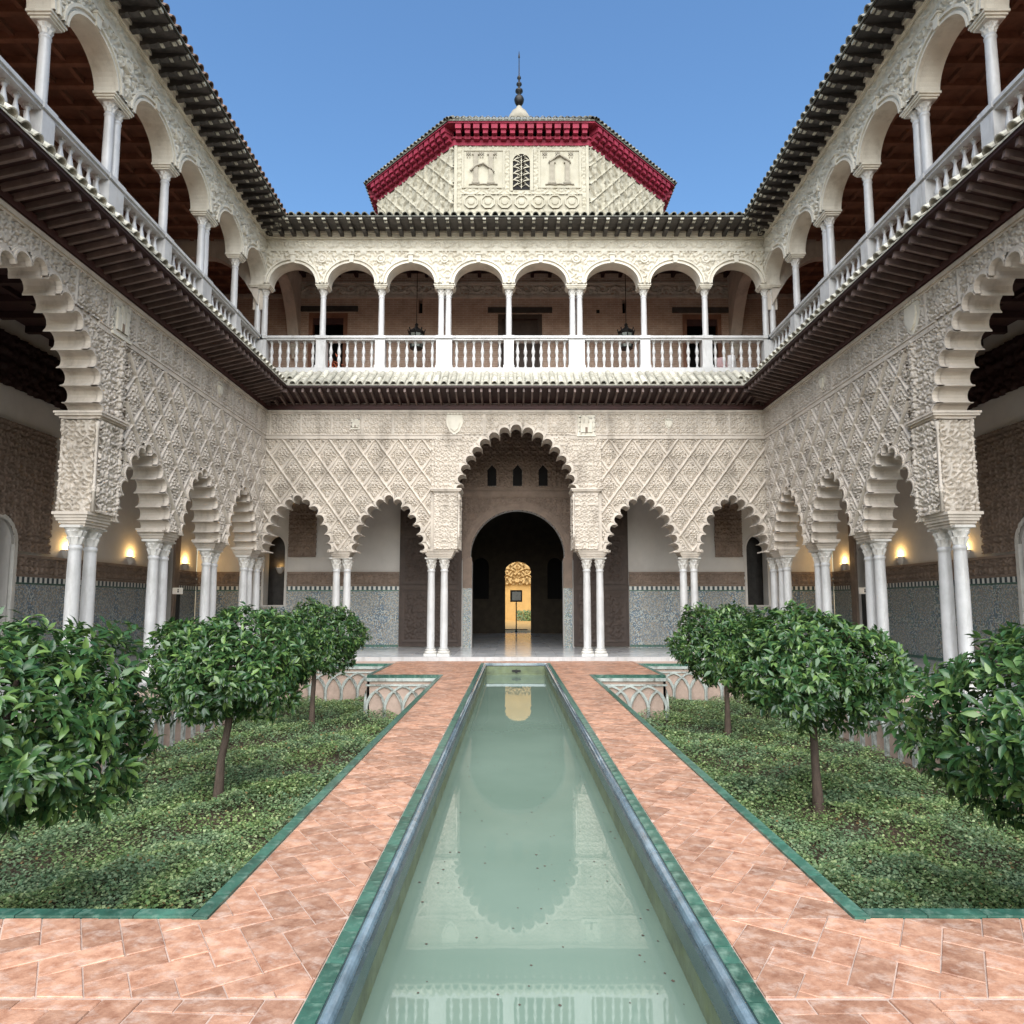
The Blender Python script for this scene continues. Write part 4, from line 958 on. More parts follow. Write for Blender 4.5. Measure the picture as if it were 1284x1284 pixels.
# arches thrown across the upper galleries at the corners
for s in (-1, 1):
    mb = MB(); n = 17
    inn = [(20.85 + 3.55 * t, 10.85 + 2.35 * math.sqrt(max(0, 1 - (1 - t) ** 2)) if False else 13.1 - 2.1 * abs(2 * t - 1) ** 2.4) for t in np.linspace(0.0, 1, n)]
    outl = [(y, min(13.99, z + .42)) for y, z in inn]
    poly = inn + [(24.4, 13.99), (20.85, 13.99)]
    x0, x1 = sorted((s * 7.98, s * 8.38))
    mb.face_block([(x0, y, z) for y, z in poly] + [(x1, y, z) for y, z in poly], [list(range(len(poly))), list(range(2 * len(poly) - 1, len(poly) - 1, -1))] + [(i, i + len(poly), (i + 1) % len(poly) + len(poly), (i + 1) % len(poly)) for i in range(len(poly))])
    ca = add('corner_arch', mb.mesh('corner_arch', 'stucco'), rb)
    add('corbel', MB().lathe([(.02, -.35), (.06, -.3), (.05, -.22), (.12, -.14), (.15, -.06), (.2, .0), (.2, .06)], 12, s * 8.18, 24.28, 10.98).mesh('corbel', 'stucco'), ca)
    mb = MB()
    inn = [(s * (8.2 + 3.6 * t), 12.75 - 1.6 * abs(2 * t - 1) ** 2.2) for t in np.linspace(0, 1, n)]
    poly = inn + [(s * 11.8, 13.34), (s * 8.2, 13.34)]
    mb.prism(poly, .15, .5)
    add('corner_arch', mb.mesh('corner_arch', 'stucco', wb.M), rl if s < 0 else rr_)
# heraldic plaques on the lower frieze
def shield(w, root, u, z, sc=1.0, crown=True):
    mb = MB(); o = [(-.20, .24), (.20, .24), (.22, .02), (.13, -.2), (0, -.32), (-.13, -.2), (-.22, .02)]
    mb.prism([(u + x * sc * 1.25, z + y * sc * 1.2) for x, y in o], -.055, -.0); mb.prism([(u + x * sc * .85, z + y * sc * .85) for x, y in o], -.09, -.05)
    for k in range(5): mb.box(u + (k - 2) * .1 * sc - .03, u + (k - 2) * .1 * sc + .03, -.07, 0, z + .3 * sc, z + (.38 + .04 * (k % 2)) * sc)
    add('shield', mb.mesh('shield', 'stucco_pale', w.M), root)
def plaque(w, root, u, z, sc=1.0):
    mb = MB().box(u - .3 * sc, u + .3 * sc, -.05, 0, z - .38 * sc, z + .34 * sc).box(u - .33 * sc, u + .33 * sc, -.08, 0, z - .42 * sc, z - .36 * sc)
    mb.box(u - .18 * sc, u + .18 * sc, -.08, -.04, z - .28 * sc, z + .05 * sc)
    for k in (-1, 0, 1): mb.box(u + k * .15 * sc - .05 * sc, u + k * .15 * sc + .05 * sc, -.085, -.04, z - .28 * sc, z + (.18 if k else .26) * sc)
    pq = add('castle_plaque', mb.mesh('castle_plaque', 'stucco_pale', w.M), root)
    add('castle_door', MB().box(u - .04 * sc, u + .04 * sc, -.089, -.08, z - .28 * sc, z - .1 * sc).mesh('castle_door', 'stucco_dim', w.M), pq)
shield(wb, rb, -1.88, 7.2, .95); plaque(wb, rb, 2.2, 7.17, .9)
plaque(wb, rb, -4.95, 7.2, .45); shield(wb, rb, 4.75, 7.18, .42)
plaque(wl, rl, 12.75, 7.17, .95); shield(wr, rr_, 12.75, 7.2, .95); shield(wl, rl, 17.2, 7.18, .5); shield(wr, rr_, 16.6, 7.18, .5)

# ------------------------------------------------------------------ octagonal tower and the hall under it
TX, TYF, TA = .30, 27.0, 5.67
AP = TA * 1.2071; TC = (TX, TYF + AP)
tw = thing('tower', 'octagonal carved tower with red bracketed eaves and finial rising behind the roof', 'tower', (TX, TC[1], 0))
def oct_pts(ap): return [(TC[0] + ap / math.cos(R(22.5)) * math.cos(R(-112.5 + 45 * k)), TC[1] + ap / math.cos(R(22.5)) * math.sin(R(-112.5 + 45 * k))) for k in range(8)]
ZW = 20.95
p0 = oct_pts(AP)
mb = MB(); mb.face_block([(x, y, 14.0) for x, y in p0] + [(x, y, ZW + .3) for x, y in p0], [(i, (i + 1) % 8, (i + 1) % 8 + 8, i + 8) for i in range(8)] + [list(range(8, 16))])
add('drum', mb.mesh('drum', 'stucco_tower'), tw)
# carved facing on the three faces that look on the courtyard
lace = arab(2 * math.pi / .62, .06, .3, .5)
def interlace(S, Z):
    k = 2 * math.pi / .8
    a = np.abs(np.sin(k * (S + Z) * .5)); b = np.abs(np.sin(k * (S - Z) * .5)); c = np.abs(np.sin(k * S * .71 + 1))
    rib = smooth(.16, .08, np.minimum(np.minimum(a, b), c + .06))
    return .09 * rib + .5 * lace(S, Z) + .03
for k in (7, 0, 1):
    a, b = Vector((*p0[k], 0)), Vector((*p0[(k + 1) % 8], 0)); t = (b - a).normalized(); nv = Vector((t.y, -t.x, 0)); Ln = (b - a).length
    def pl(S, Tt, H): return (a.x + t.x * S + nv.x * (H + .004), a.y + t.y * S + nv.y * (H + .004), Tt)
    holes = []
    if k == 0: holes = [[(.35, 19.06), (.35, 20.75), (2.1, 20.75), (2.1, 19.06)], [(2.33, 18.9), (2.33, 20.75), (3.33, 20.75), (3.33, 18.9)], [(3.57, 19.06), (3.57, 20.75), (5.32, 20.75), (5.32, 19.06)], [(.3, 18.1), (.3, 18.78), (5.4, 18.78), (5.4, 18.1)]]
    relief('carved_face', 'stucco_tower', .0, Ln, 15.6, ZW, .035, interlace if k else (lambda S, Z: arab(2 * math.pi / .3, .03, .3)(S, Z) + .03), pl, holes, tw)
    if k in (7, 1):
        add('corner_strip', MB().box(0, .12, -.05, .06, 15.5, ZW).mesh('corner_strip', 'stucco_tower'), tw, Matrix.Translation((p0[0 if k == 7 else 1][0] - (0 if k == 7 else .12), TYF - .02, 0)))
fx0 = p0[0][0]; fy = TYF
def zm(z): return 19.1 + (z - 18.5) * 1.6 / 2.2
def fb(mb, a, b, z0, z1, d0=.05, d1=0.): mb.box(fx0 + a, fx0 + b, fy - d0, fy + .02 - d1, zm(z0), zm(z1)); return mb
# two pictorial panels: pillars with a ribbon, and a pointed arch on pillars
for q, (a, b) in enumerate(((.4, 2.05), (3.62, 5.27))):
    pn = add('picture_panel', fb(MB(), a, b, 18.5, 20.7, .03).mesh('picture_panel', 'stucco_tower'), tw)
    add('panel_border', fb(fb(fb(fb(MB(), a - .08, a, 18.42, 20.78, .07), b, b + .08, 18.42, 20.78, .07), a, b, 20.7, 20.78, .068), a, b, 18.42, 18.5, .068).mesh('panel_border', 'stucco_tower'), pn)
    c = (a + b) / 2
    for s in (-1, 1):
        x = c + s * .32; m1 = MB()
        for z0, z1, hw in ((18.7, 18.8, .16), (18.8, 19.95 if q else 20.45, .09), (19.95 if q else 20.45, 20.05 if q else 20.58, .15)): fb(m1, x - hw, x + hw, z0, z1, .10)
        add('pillar_relief', m1.mesh('pillar_relief', 'relief_grey'), pn)
    m2 = MB()
    pts = [(c - .55, 19.45), (c - .32, 19.75), (c, 19.9), (c + .3, 19.6), (c + .45, 19.35)] if q == 0 else [(c - .42, 20.0), (c - .2, 20.25), (c, 20.42), (c + .2, 20.25), (c + .42, 20.0)]
    m2.tube([(fx0 + x, fy - .10, zm(z)) for x, z in pts], .045, 6); m2.tube([(fx0 + c - .6 + .2 * i, fy - .05, zm(18.64) + .03 * (i % 2)) for i in range(7)], .035, 6)
    add('ribbon_relief', m2.mesh('ribbon_relief', 'relief_grey'), pn)
    m3 = MB()
    for i in range(3): 
        x = a + .2 + i * .55
        fb(m3, x - .1, x + .1, 20.44, 20.5, .06); fb(m3, x - .1, x + .1, 20.58, 20.62, .06); fb(m3, x - .07, x - .03, 20.28, 20.58, .06); fb(m3, x + .03, x + .07, 20.28, 20.58, .06)
    add('letter_relief', m3.mesh('letter_relief', 'relief_grey'), pn)
# pierced window
wx = fx0 + 2.83
wn = add('pierced_window', MB().prism([(wx - .36, zm(18.35)), (wx + .36, zm(18.35)), (wx + .36, zm(20.05))] + [(wx + .36 * math.cos(t), zm(20.05) + .34 * math.sin(t)) for t in np.linspace(0, math.pi, 13)] + [(wx - .36, zm(20.05))], fy - .02, fy - .012).mesh('pierced_window', 'void'), tw)
mb = MB(); mb.prism([(wx - .5, zm(18.25)), (wx - .36, zm(18.25)), (wx - .36, zm(20.05))] + [(wx - .36 * math.cos(t), zm(20.05) + .34 * math.sin(t)) for t in np.linspace(0, math.pi, 13)] + [(wx + .36, zm(18.25)), (wx + .5, zm(18.25)), (wx + .5, 20.76), (wx - .5, 20.76)], fy - .06, fy)
add('window_surround', mb.mesh('window_surround', 'stucco_tower'), wn)
tr = MB()
for i in range(5):
    z = zm(18.5) + i * .29
    for s in (-1, 1):
        tr.tube([(wx + s * .34, fy - .04, z), (wx + s * .2, fy - .04, z + 0.117), (wx, fy - .04, z + 0.146), (wx + s * .12, fy - .04, z + 0.263), (wx + s * .3, fy - .04, z + 0.307)], .03, 5)
        tr.tube([(wx + s * .0, fy - .04, z), (wx + s * .15, fy - .04, z + 0.073), (wx + s * .16, fy - .04, z + 0.204)], .02, 5)
tr.tube([(wx, fy - .04, zm(18.4)), (wx, fy - .04, zm(20.4))], .02, 5)
add('tracery', tr.mesh('tracery', 'stucco_tower'), wn)
# band of eight sided cartouches under the panels
for i in range(7):
    c = fx0 + .72 + i * .705; mb = MB()
    ring = [[(c + r_ * math.cos(R(22.5 + 45 * k)), fy - d, 18.44 + r_ * math.sin(R(22.5 + 45 * k))) for k in range(8)] for r_, d in ((.32, .0), (.32, .08), (.26, .08), (.26, .03), (.17, .03), (.13, .07), (.05, .08))]
    mb.strip(ring, close=True); mb.f.append([48 + k for k in range(8)]); mb.sm.append(False)
    add('cartouche', mb.mesh('cartouche', 'stucco_tower'), tw)
# red eaves, tiles, roof, finial
pe, pr = oct_pts(AP + .02), oct_pts(AP + .55)
mb = MB(); mb.strip([[(x, y, ZW - .02) for x, y in oct_pts(AP + .07)], [(x, y, ZW + .26) for x, y in oct_pts(AP + .07)], [(x, y, ZW + .26) for x, y in oct_pts(AP + .14)], [(x, y, ZW + .34) for x, y in oct_pts(AP + .14)]], close=True)
add('frieze_board', mb.mesh('frieze_board', 'red_paint'), tw)
mb = MB(); mb.strip([[(x, y, ZW + .66) for x, y in oct_pts(AP)], [(x, y, ZW + .66) for x, y in oct_pts(AP + .54)], [(x, y, ZW + .72) for x, y in oct_pts(AP + .54)]], close=True)
ev = add('eaves', mb.mesh('eaves', 'red_paint'), tw)
po = oct_pts(AP + .58)
mb = MB(); mb.strip([[(x, y, ZW + .72) for x, y in po], [(x, y, ZW + .78) for x, y in po], [(TC[0] + (x - TC[0]) * .02, TC[1] + (y - TC[1]) * .02, 27.4) for x, y in po]], close=True)
rf = add('roof', mb.mesh('roof', 'tile_dark'), tw)
rs = math.atan2(27.4 - ZW - .78, AP)
for k in (7, 0, 1, 6, 2):
    a, b = Vector((*oct_pts(AP)[k], 0)), Vector((*oct_pts(AP)[(k + 1) % 8], 0)); t = (b - a); Ln = t.length; t.normalize(); rz = math.atan2(t.y, t.x)
    n = 15
    for i in range(n):
        p = a + t * (Ln * (i + .5) / n); add('bracket', SH['brk_red'], ev, T(p.x, p.y, ZW + .45, rz))
    a, b = Vector((*po[k], 0)), Vector((*po[(k + 1) % 8], 0)); t = (b - a); Ln = t.length; t.normalize(); n = 24
    for i in range(n):
        p = a + t * (Ln * (i + .5) / n); add('roof_tile', SH['tile_up'], rf, T(p.x, p.y, ZW + .77, rz) @ Matrix.Translation((0, -.05, 0)) @ Matrix.Rotation(rs, 4, 'X'))
for k in (0, 1, 7, 2):
    q = po[k]; v = Vector((TC[0] - q[0], TC[1] - q[1], 27.4 - ZW - .85)); s0 = Vector((q[0], q[1], ZW + .83))
    add('ridge', MB().tube([tuple(s0 + v * tt) for tt in (-.01, .3, .6, .98)], .06, 8).mesh('ridge', 'tile_dark'), rf)
fn = add('finial', MB().lathe([(.7, 26.9), (.62, 27.3), (.5, 27.55), (.42, 27.62), (.42, 27.7), (.28, 27.82), (.16, 28.0), (.1, 28.1)], 16, TC[0] - .02, TC[1]).mesh('finial', 'relief_grey'), tw)
add('finial_rod', MB().lathe([(.07, 28.00), (.06, 28.12), (.16, 28.18), (.24, 28.33), (.27, 28.49), (.2, 28.64), (.07, 28.74), (.07, 28.82), (.2, 28.93), (.2, 29.02), (.06, 29.13), (.06, 29.25), (.15, 29.34), (.14, 29.41), (.05, 29.48), (.05, 29.64), (.11, 29.71), (.1, 29.77), (.03, 29.89), (.02, 30.87), (.05, 30.91), (.04, 31.03), (.008, 31.28)], 12, TC[0] - .02, TC[1]).mesh('finial_rod', 'iron'), fn)
# the hall: dark room seen through the great doorway, opening on a far garden court
HX = 5.2
hall = MB()
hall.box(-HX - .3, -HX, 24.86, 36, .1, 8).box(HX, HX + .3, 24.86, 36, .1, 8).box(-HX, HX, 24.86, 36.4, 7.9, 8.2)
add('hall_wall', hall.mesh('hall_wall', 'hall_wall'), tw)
wh = Wing('back')
fo = [(.68, .1), (.68, 3.0), (.72, 3.08), (.64, 3.2), (.7, 3.35), (.62, 3.6), (.36, 3.82), (0, 3.9)]
HD = 36 - YB
mbp = MB(); side = arch_half(.42, 1.9, 3.6, .5)
for pc in (strip_poly(-HX, None, -1.75, side, .1, 7.9), strip_poly(-1.75, side, .22, fo, .1, 7.9), strip_poly(.22, fo, 2.2, side, .1, 7.9), strip_poly(2.2, side, HX, None, .1, 7.9)): mbp.prism(pc, HD, HD + .35)
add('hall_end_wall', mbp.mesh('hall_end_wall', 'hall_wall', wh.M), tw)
for a in (-2.3, 1.7): add('blind_recess', MB().box(a, a + 1.05, HD + .36, HD + .46, 1.8, 4.3).mesh('blind_recess', 'void', wh.M), tw)
hf = add('hall_floor', MB().box(-5.4, 5.4, 24.8, 37, -1, .095).mesh('hall_floor', 'floor_marble'), None, kind='structure')
add('court_paving', MB().box(-14, 14, 37, 68, -1, .05).mesh('court_paving', 'ochre'), None, kind='structure')
ow = thing('court_wall', 'sunlit ochre wall seen through the dark hall doorway', 'wall', (0, 66, .05))
add('wall_face', MB().box(-9, 9, 66, 66.5, .05, 9).mesh('wall_face', 'ochre'), ow)
mb = MB()
lc = []
relief('carved_arch', 'ochre_carved', -1.4, 2.2, 3.5, 6.4, .05, arab(2 * math.pi / .6, .2, .25), lambda S, Tt, H: (S, 65.8 - H, Tt), (), ow)
ho = thing('hedge', 'clipped green hedge against the ochre wall beyond the hall', 'hedge', (1.1, 63.5, .05))
st = thing('sign_stand', 'dark post with a square framed panel in the far hall doorway', 'sign', (.14, 38.6, .05))
add('post', MB().lathe([(.09, .05), (.05, .12), (.035, .2), (.03, 1.6), (.05, 1.64), (.03, 1.7), (.03, 1.9)], 10, .14, 38.6).box(-.5, .78, 38.55, 38.62, .16, .22).mesh('post', 'iron'), st)
fr = add('panel_frame', MB().box(-.2, .48, 38.55, 38.6, 1.75, 2.42).mesh('panel_frame', 'iron'), st)
add('panel_face', MB().box(-.1, .40, 38.54, 38.552, 1.84, 2.33).mesh('panel_face', 'glass_dim'), fr)

# ------------------------------------------------------------------ small things
def sconce(w, u, d, z, label, k, power=10):
    t = thing('wall_sconce', label, 'lamp', w.M(u, d, z), 'lit uplight sconces in the galleries')
    rows = [[(u + r_ * math.cos(a), d - r_ * .8 * math.sin(a), z + zz) for a in np.linspace(0, math.pi, 9)] for r_, zz in ((.05, -.18), (.10, -.12), (.15, .0), (.17, .06), (.15, .06), (.1, .0))]
    mb = MB(); mb.strip(rows, smooth=True)
    add('bowl', mb.mesh('bowl', 'plaster', w.M), t)
    add('bulb', MB().box(u - .07, u + .07, d - .1, d - .05, z + .0, z + .03).mesh('bulb', 'lamp_glow', w.M), t)
    ld = bpy.data.lights.new('sconce_light', 'POINT'); ld.energy = power * .65; ld.color = (1, .62, .22); ld.shadow_soft_size = .05
    lo = add('sconce_light', ld, t, Matrix.Translation(w.M(u, d - .11, z + .12)))
for w, nm, k in ((wl, 'garden with the crooked trunk', 0), (wr, 'garden with the straight trunks', 1)):
    sconce(w, 17.2, XI, 2.95, 'lit half-bowl sconce behind the carved pier block, gallery by the %s' % nm, 0, 14)
    sconce(w, 20.1, XI, 2.98, 'lit half-bowl sconce on the open plaster, gallery by the %s' % nm, 1, 16)
    sconce(w, 23.5, XI, 2.98, 'brightest half-bowl sconce in the gallery corner by the %s' % nm, 2, 22)
sconce(wb, -8.75, YI + .88, 2.95, 'sconce glowing inside the arched niche, gallery by the garden with the crooked trunk', 3, 3)
def sign(x, y, label):
    t = thing('room_sign', label, 'sign', (x, y, .1), 'small white signs on dark posts')
    add('post', MB().box(x - .05, x + .05, y - .03, y + .03, .1, 1.98).box(x - .18, x + .18, y - .15, y + .15, .1, .13).mesh('post', 'iron'), t)
    p = add('plate', MB().box(x - .16, x + .16, y - .06, y - .03, 1.95, 2.15).mesh('plate', 'white_sign'), t)
    add('pictogram', MB().lathe([(.001, -.004), (.022, -.004), (.022, .004), (.001, .004)], 10).box(-.02, .02, -.09, -.028, -.004, .004).mesh('pictogram', 'black_ink'), p, Matrix.Translation((x + .02, y - .063, 2.09)) @ Matrix.Rotation(R(90), 4, 'X'))
sign(-10.6, 21.4, 'small white sign with a black figure, gallery by the crooked trunk garden')
sign(10.75, 21.0, 'small white sign with a black figure, gallery by the straight trunk garden')
def lantern(x, y, z, label):
    t = thing('lantern', label, 'lantern', (x, y, z), 'dark lanterns hung in the upper gallery')
    fr = MB(); s = .24
    fr.lathe([(.27, 0.02), (.29, .06), (.27, .1)], 8, x, y, z + .5, False); fr.lathe([(.2, -.02), (.22, .02), (.14, .05)], 8, x, y, z, False)
    for k in range(8):
        a = R(45 * k); fr.tube([(x + .2 * math.cos(a), y + .2 * math.sin(a), z), (x + .26 * math.cos(a), y + .26 * math.sin(a), z + .54)], .018, 5)
        fr.tube([(x + .27 * math.cos(a), y + .27 * math.sin(a), z + .58), (x + .3 * math.cos(a), y + .3 * math.sin(a), z + .68)], .02, 4)
    f = add('frame', fr.mesh('frame', 'iron'), t)
    add('pane', MB().lathe([(.185, .03), (.245, .5)], 8, x, y, z, False).mesh('pane', 'glass_dim'), f)
    add('hood', MB().lathe([(.27, .6), (.15, .68), (.07, .74), (.04, .8), (.07, .84), (.03, .9)], 8, x, y, z, False).mesh('hood', 'iron'), t)
    add('rod', MB().tube([(x, y, z + .85), (x, y, 13.98)], .012, 5).mesh('rod', 'iron'), t)
lantern(-3.38, 22.5, 10.35, 'dark iron lantern hung beside the reddish open doorway'); lantern(3.82, 22.5, 10.35, 'dark iron lantern hung beside the small square wall hole')
# potted red flowers and a draped bundle behind the balusters
fp = thing('flower_pot', 'clay pot of orange red flowers behind the upper balusters', 'plant', (-6.15, 21.7, 8.72))
add('pot', MB().lathe([(.16, 0), (.2, .2), (.26, .36), (.28, .4), (.24, .4)], 14, -6.15, 21.7, 8.72).mesh('pot', 'clay'), fp)
V = []; Fc = []
for i in range(240):
    p = Vector((rng.normal(0, .2), rng.normal(0, .12), .62 + rng.normal(0, .16))); q = [Vector(rng.normal(0, .045, 3)) for _ in range(3)]
    n = len(V); V += [tuple(Vector((-6.15, 21.7, 8.72)) + p + k) for k in q]; Fc.append((n, n + 1, n + 2))
add('blossom', fastmesh('blossom', 'flower_red', np.array(V), np.array(Fc), False), fp, kind='stuff')
bd = thing('draped_bundle', 'pink and white cloth bundle behind the upper balusters', 'cloth', (7.1, 21.9, 8.72))
for (x, wd, h, m, nm) in ((6.85, .26, 1.05, 'cloth_pink', 'pink_cloth'), (7.2, .2, 1.15, 'cloth_white', 'white_cloth')):
    rows = [[(x + wd * (1 + .14 * math.sin(5 * a + z_ * 3)) * (1.1 - .55 * z_ / h) * math.cos(a), 21.9 + wd * (1 + .14 * math.sin(5 * a + z_ * 3)) * (1.1 - .55 * z_ / h) * math.sin(a), 8.72 + z_) for a in np.linspace(0, 2 * math.pi, 25)[:-1]] for z_ in np.linspace(0, h, 8)]
    mb = MB(); mb.strip(rows, close=True, smooth=True); n = len(mb.v); mb.f.append([n - 24 + k for k in range(24)]); mb.sm.append(False)
    add(nm, mb.mesh(nm, m), bd)

# ------------------------------------------------------------------ planting
LEAF_V = np.array([(0, 0, 0), (-.21, .38, .05), (0, .42, -.02), (.21, .38, .05), (-.15, .72, .03), (0, .76, -.05), (.15, .72, .03), (0, 1.05, -.16)], float)
LEAF_F = np.array([(0, 2, 1), (0, 3, 2), (1, 2, 4), (2, 5, 4), (2, 3, 5), (3, 6, 5), (4, 5, 7), (5, 6, 7)])
leaf_mesh = fastmesh('leaf', 'leaf', LEAF_V, LEAF_F)
def frames(dirs, ups):
    y = dirs / np.linalg.norm(dirs, axis=1, keepdims=True)
    x = np.cross(y, ups); x /= np.linalg.norm(x, axis=1, keepdims=True) + 1e-9
    return x, y, np.cross(x, y)
def leaves(P, D, U, S):
    x, y, z = frames(D, U)
    V = (P[:, None] + S[:, None, None] * (LEAF_V[None, :, 0:1] * x[:, None] + LEAF_V[None, :, 1:2] * y[:, None] + LEAF_V[None, :, 2:3] * z[:, None]))
    Fq = LEAF_F[None] + (np.arange(len(P)) * len(LEAF_V))[:, None, None]
    return V.reshape(-1, 3), Fq.reshape(-1, 3)
def orange_tree(x, y, label, rx, rz, zc, whorls, trunk, seed, near, leaf=(.06, .13)):
    g = np.random.default_rng(seed)
    t = thing('orange_tree', label, 'tree', (x, y, -1.0), 'clipped orange trees in the sunken gardens')
    top = Vector((x + trunk[2], y, zc - rz * .45))
    pts = [(x, y, -1.02), (x + trunk[0], y, -1 + (zc + 1) * .3), (x + trunk[1], y, -1 + (zc + 1) * .55), tuple(top)]
    tk = add('trunk', MB().tube(pts, [.075, .05, .047, .045], 10).mesh('trunk', 'bark'), t)
    for i in range(9):
        a = i * 2.4 + seed; e = Vector((rx * .62 * math.cos(a), rx * .62 * math.sin(a), rz * g.uniform(.2, 1.2)))
        m_ = top + e * .5 + Vector((0, 0, .12))
        add('limb', MB().tube([tuple(top - Vector((0, 0, .08))), tuple(m_), tuple(top + e)], [.032, .022, .01], 6).mesh('limb', 'bark'), t)
    n = whorls
    u = g.normal(size=(n, 3)); u /= np.linalg.norm(u, axis=1, keepdims=True)
    lump = 1 + .10 * np.sin(3.1 * u[:, 0] * 2 + seed) * np.cos(2.7 * u[:, 1] * 2 + seed * 2) + .09 * np.sin(5 * u[:, 2] + 4 * u[:, 0] + seed) + .05 * np.sin(9 * u[:, 0] + 7 * u[:, 1] + seed)
    rad = np.where(g.random(n) < .72, g.uniform(.86, 1.03, n), g.uniform(.45, .86, n)) * lump
    C = u * rad[:, None] * np.array([rx, rx, rz])
    low = C[:, 2] < 0
    C[low, 2] *= .86 + .2 * np.sin(4 * np.arctan2(C[low, 1], C[low, 0]) + seed)
    C += np.array([x + trunk[2], y, zc])
    P, D, U, S = [], [], [], []
    k = 8
    for j in range(k):
        out = u * np.array([1, 1, .8]) + np.array([0, 0, .28]); out /= np.linalg.norm(out, axis=1, keepdims=True)
        rd = g.normal(size=(n, 3)); rd -= (rd * out).sum(1, keepdims=True) * out; rd /= np.linalg.norm(rd, axis=1, keepdims=True)
        d = out * g.uniform(.15, .9, (n, 1)) + rd * g.uniform(.5, 1, (n, 1)); d[:, 2] -= .22
        up = out + rd * .2 + g.normal(0, .25, (n, 3)) + np.array([0, 0, .5])
        P.append(C - out * g.uniform(0, .09, (n, 1)) + rd * .015); D.append(d); U.append(up); S.append(g.uniform(*leaf, n))
    P, D, U, S = (np.concatenate(q) for q in (P, D, U, S))
    if near:
        cd = np.linalg.norm(P - np.array([-.1, 0, 1.65]), axis=1) + .4 * g.random(len(P)); od = np.argsort(cd); pick = od[:300]
        X_, Y_, Z_ = frames(D[pick], U[pick])
        for i, q in enumerate(pick):
            m4 = Matrix(((*X_[i] * S[q],), (*Y_[i] * S[q],), (*Z_[i] * S[q],))).transposed().to_4x4(); m4.translation = Vector(P[q])
            add('leaf', leaf_mesh, t, m4)
        rest = od[300:]; P, D, U, S = P[rest], D[rest], U[rest], S[rest]
    add('crown', fastmesh('crown', 'leaf', *leaves(P, D, U, S)), t, kind='stuff')
orange_tree(-4.02, 5.25, 'large round orange tree nearest the green edging, before the crooked trunk tree', 1.13, .80, .72, 1700, (0, .0, .0), 1, True)
orange_tree(-4.05, 9.4, 'orange tree with a slender crooked trunk standing alone in mid lawn', 1.12, .76, .80, 1600, (.02, .10, .12), 2, False)
orange_tree(-4.35, 14.7, 'small dark orange tree by the far nook, behind the crooked trunk tree', 1.05, .78, .86, 1400, (0, .02, .0), 3, False)
orange_tree(4.28, 5.0, 'large round orange tree with glossy low hanging leaves, in front of the straight trunk trees', 1.34, .90, .66, 2000, (0, .0, .0), 4, True)
orange_tree(3.82, 8.95, 'orange tree with a straight dark trunk and wide bare soil ring', 1.10, .78, .82, 1600, (-.02, -.03, -.02), 5, False)
orange_tree(4.2, 13.8, 'small orange tree with a thin straight trunk near the far nook', 1.04, .80, .84, 1400, (0, .0, -.02), 6, False)
def nz(x, y, s): return np.sin(x * 1.7 + s) * np.cos(y * 2.1 + s * 2) + .6 * np.sin(x * 4.3 + y * 3.1 + s * 3) + .35 * np.sin(x * 9.7 - y * 8.3 + s)
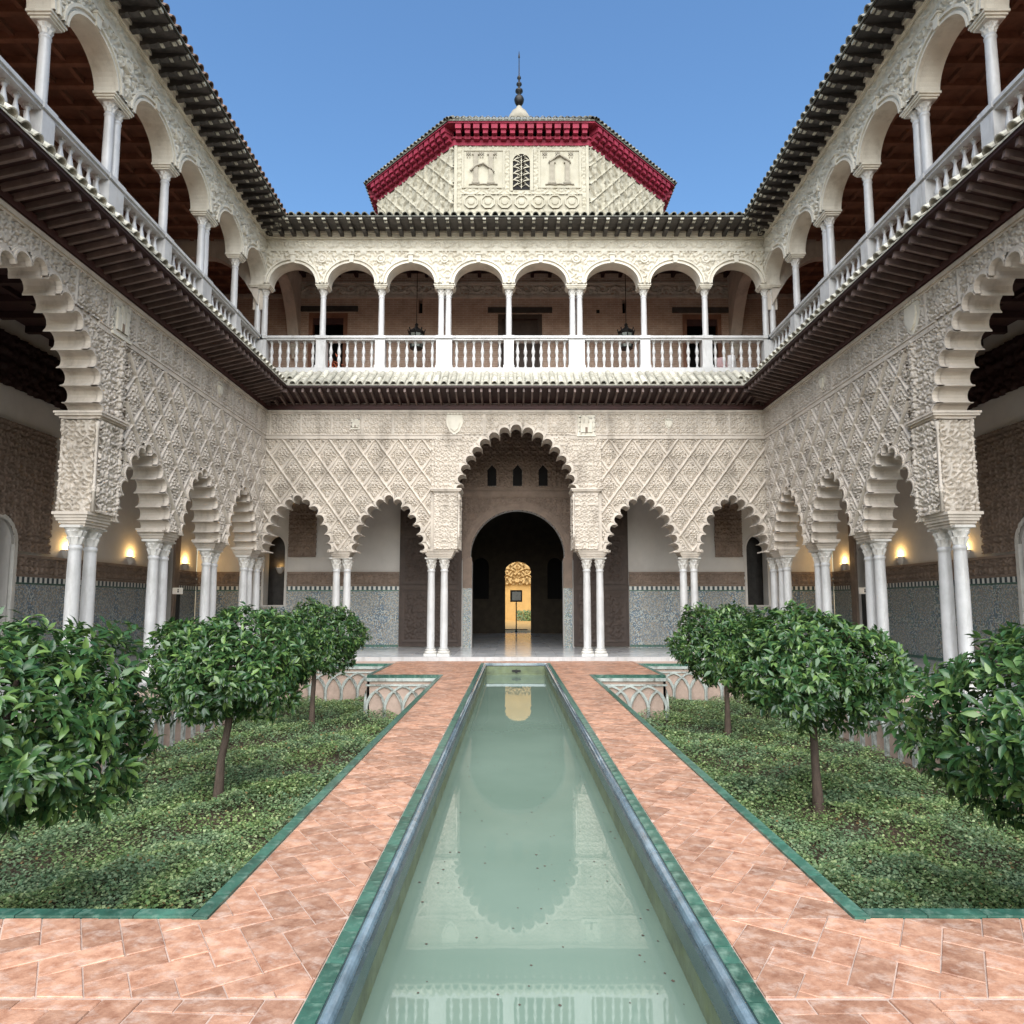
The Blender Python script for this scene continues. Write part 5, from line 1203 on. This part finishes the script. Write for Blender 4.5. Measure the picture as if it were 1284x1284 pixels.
def cover(s, label):
    def inside(x, y): return ((x > GX0 + .02) & (x < GX1 - .3) & (y > GY0 + .02) & (y < GY1 - .06)) | ((x > GXM + .06) & (x < GX1 - .3) & (y > GY1 - .1) & (y < GY2 - .06))
    P = []
    for y0, y1, den in ((GY0, 7, 6500), (7, 10.5, 4000), (10.5, GY2, 2000)):
        n = int((GX1 - GX0) * (y1 - y0) * den); x = rng.uniform(GX0, GX1, n); y = rng.uniform(y0, y1, n)
        k = inside(x, y); x, y = x[k], y[k]
        dens = nz(x, y, 3 + s); keep = rng.random(len(x)) < np.clip(.88 + .34 * dens, .22, 1)
        for tx, ty, tr_ in ((4.05, 9.4, .5), (3.82, 8.95, .55)): 
            if (tx == 3.82) == (s > 0): keep &= np.hypot(x - tx, y - ty) > tr_ * rng.random(len(x))
        x, y = x[keep], y[keep]
        z = -.99 + rng.random(len(x)) ** .8 * (.12 + .10 * np.clip(nz(x, y, 9), -.8, 1.5))
        P.append(np.stack([s * x, y, z], 1))
    P = np.concatenate(P); n = len(P)
    a = rng.uniform(0, 2 * math.pi, n); D = np.stack([np.cos(a), np.sin(a), rng.uniform(-.1, .8, n)], 1); U = np.stack([rng.normal(0, .4, n), rng.normal(0, .4, n), np.ones(n)], 1)
    x_, y_, z_ = frames(D, U); S = rng.uniform(.019, .045, n) * (1 + .25 * (P[:, 1] > 9))
    q = np.array([(0, 0, 0), (-.42, .55, .05), (0, 1, -.06), (.42, .55, .05)])
    V = P[:, None] + S[:, None, None] * (q[None, :, 0:1] * x_[:, None] + q[None, :, 1:2] * y_[:, None] + q[None, :, 2:3] * z_[:, None])
    Fq = np.array([(0, 3, 2, 1)])[None] + (np.arange(n) * 4)[:, None, None]
    o = add('ground_cover', fastmesh('ground_cover', 'cover_leaf', V.reshape(-1, 3), Fq.reshape(-1, 4), False), kind='stuff'); tag(o, label, 'ground cover')
cover(-1, 'low green ground cover round the crooked tree trunk'); cover(1, 'low green ground cover with bare patches round the straight trunks')
# hedge leaves beyond the hall
n = 1500; P = rng.uniform((.35, 63, .05), (2.4, 64, 1.0), (n, 3))
add('foliage', fastmesh('foliage', 'cover_leaf', *leaves(P, rng.normal(size=(n, 3)), rng.normal(size=(n, 3)), np.full(n, .16))), ho, kind='stuff')

n = 150; P = np.stack([rng.uniform(-.78, .78, n), rng.uniform(2.6, 11, n) ** 1.0, np.full(n, -.2985)], 1)
V = P[:, None] + (rng.uniform(.004, .012, (n, 1, 1)) * np.array([(1, 0, 0), (0, 1.2, 0), (-1, 0, .2), (0, -1.2, .1)])[None])
sp = add('floating_debris', fastmesh('floating_debris', 'bark', V.reshape(-1, 3), (np.arange(4)[None] + 4 * np.arange(n)[:, None]), False), kind='stuff'); tag(sp, 'tiny brown leaf specks floating on the pool', 'debris')
